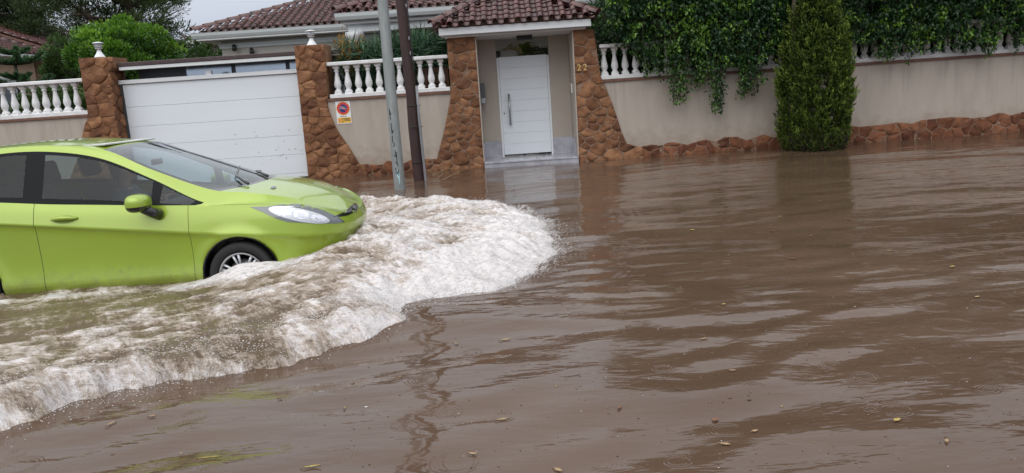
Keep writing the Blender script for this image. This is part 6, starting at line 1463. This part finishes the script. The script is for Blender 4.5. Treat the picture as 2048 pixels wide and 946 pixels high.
LV = [(225, 856, .075, .016, 1.2, 0), (305, 840, .045, .022, .2, 0), (1010, 675, .085, .028, .1, 0), (1005, 838, .075, .02, .2, 0), (1465, 742, .05, .018, -.2, 0), (1795, 846, .05, .035, .5, 1), (1450, 888, .06, .022, -.4, 0), (1115, 936, .055, .026, -.8, 0),
      (945, 908, .05, .02, -.3, 0), (625, 943, .09, .018, .2, 1), (420, 925, .13, .012, .1, 1), (1432, 832, .05, .04, .9, 2), (362, 909, .02, .02, .2, 0), (1408, 680, .05, .02, .3, 0), (1385, 462, .07, .05, 0, 1), (1560, 435, .05, .03, .2, 1), (1585, 520, .08, .03, .2, 2), (1905, 538, .06, .04, .6, 1),
      (1447, 615, .04, .03, .2, 1), (1010, 615, .055, .03, .3, 2), (1040, 612, .05, .03, .8, 2), (1640, 402, .05, .02, 0, 1), (1780, 505, .06, .02, 0, 1), (1545, 462, .07, .03, .1, 2), (1390, 428, .05, .03, .1, 2), (1955, 594, .05, .03, .4, 0), (1860, 595, .07, .02, 0, 2), (1700, 440, .06, .03, .3, 2), (1510, 862, .04, .02, .3, 0), (1895, 888, .04, .02, 1, 0),
      (690, 815, .03, .012, 1.2, 0), (912, 682, .04, .022, -.5, 0), (1208, 454, .05, .02, 0, 0), (1622, 470, .05, .02, .3, 0), (800, 755, .03, .01, 0, 0), (1330, 760, .03, .015, .5, 2), (1240, 815, .04, .02, .9, 2), (560, 800, .03, .02, .5, 2)]
for q in LV: float_leaf(q[0], q[1], q[2] * .8, q[3] * .7, *q[4:])
n = 1000; m_ = rg.random(n); ypx = 330 + 616 * rg.random(n) ** .9; xpx = 700 + 1400 * rg.random(n); P = []; S_ = []
for k in range(n):
    x, y = onZ(xpx[k], ypx[k])
    if k % 6 == 0: x = rg.uniform(-3, 1); y = rg.uniform(2.4, 4.6)
    if y > 15.8: continue
    P.append((x, y)); S_.append(rg.uniform(.0008, .0034) * (1 + .16 * y) * (2.0 if rg.random() > .96 else 1))
P = np.array(P); S_ = np.array(S_); dpt = samp(DD, np.clip(P[:, 0], -6.5, 1.25), P[:, 1]); ok = (dpt < -.15) | (P[:, 0] > 1.0); P = P[ok]; S_ = S_[ok]
zz_ = wh(P[:, 0], P[:, 1]) + .0015; P3 = np.concatenate([P, zz_[:, None]], 1); sel = rg.random(len(P3))
for nm, mt, lo, hi in (('pale_specks', leafm[0], 0, .4), ('dark_specks', M['bark'], .4, .8), ('leaf_bits', leafm[2], .8, .92), ('foam_bubbles', M['spray'], .92, 1.0)):
    q = (sel >= lo) & (sel < hi); o = drops('floating_' + nm, P3[q], S_[q] * .85, mt, None, .28); tag(o, {'pale_specks': 'scattered pale specks of plant debris floating on the flood', 'dark_specks': 'scattered dark specks of debris floating on the flood', 'leaf_bits': 'scattered brown leaf bits floating on the flood', 'foam_bubbles': 'scattered white bubbles on the flood surface'}[nm], 'debris', kind='stuff')
# grass stalks stuck where the street poles stand
t = thing('drifting_stalks', 'dry straw stalks drifting beside the dark wooden pole', 'straw', (-1.0, 14.4, 0))
for (a, b_) in (((865, 350), (905, 338)), ((885, 360), (935, 340)), ((870, 362), (890, 349))):
    x0, y0 = onZ(*a); x1, y1 = onZ(*b_); m = MB(); m.tube([(x0, y0, .0), ((x0 + x1) / 2, (y0 + y1) / 2, .03), (x1, y1, .012)], .006, 4); m.build('stalk', leafm[0], t)
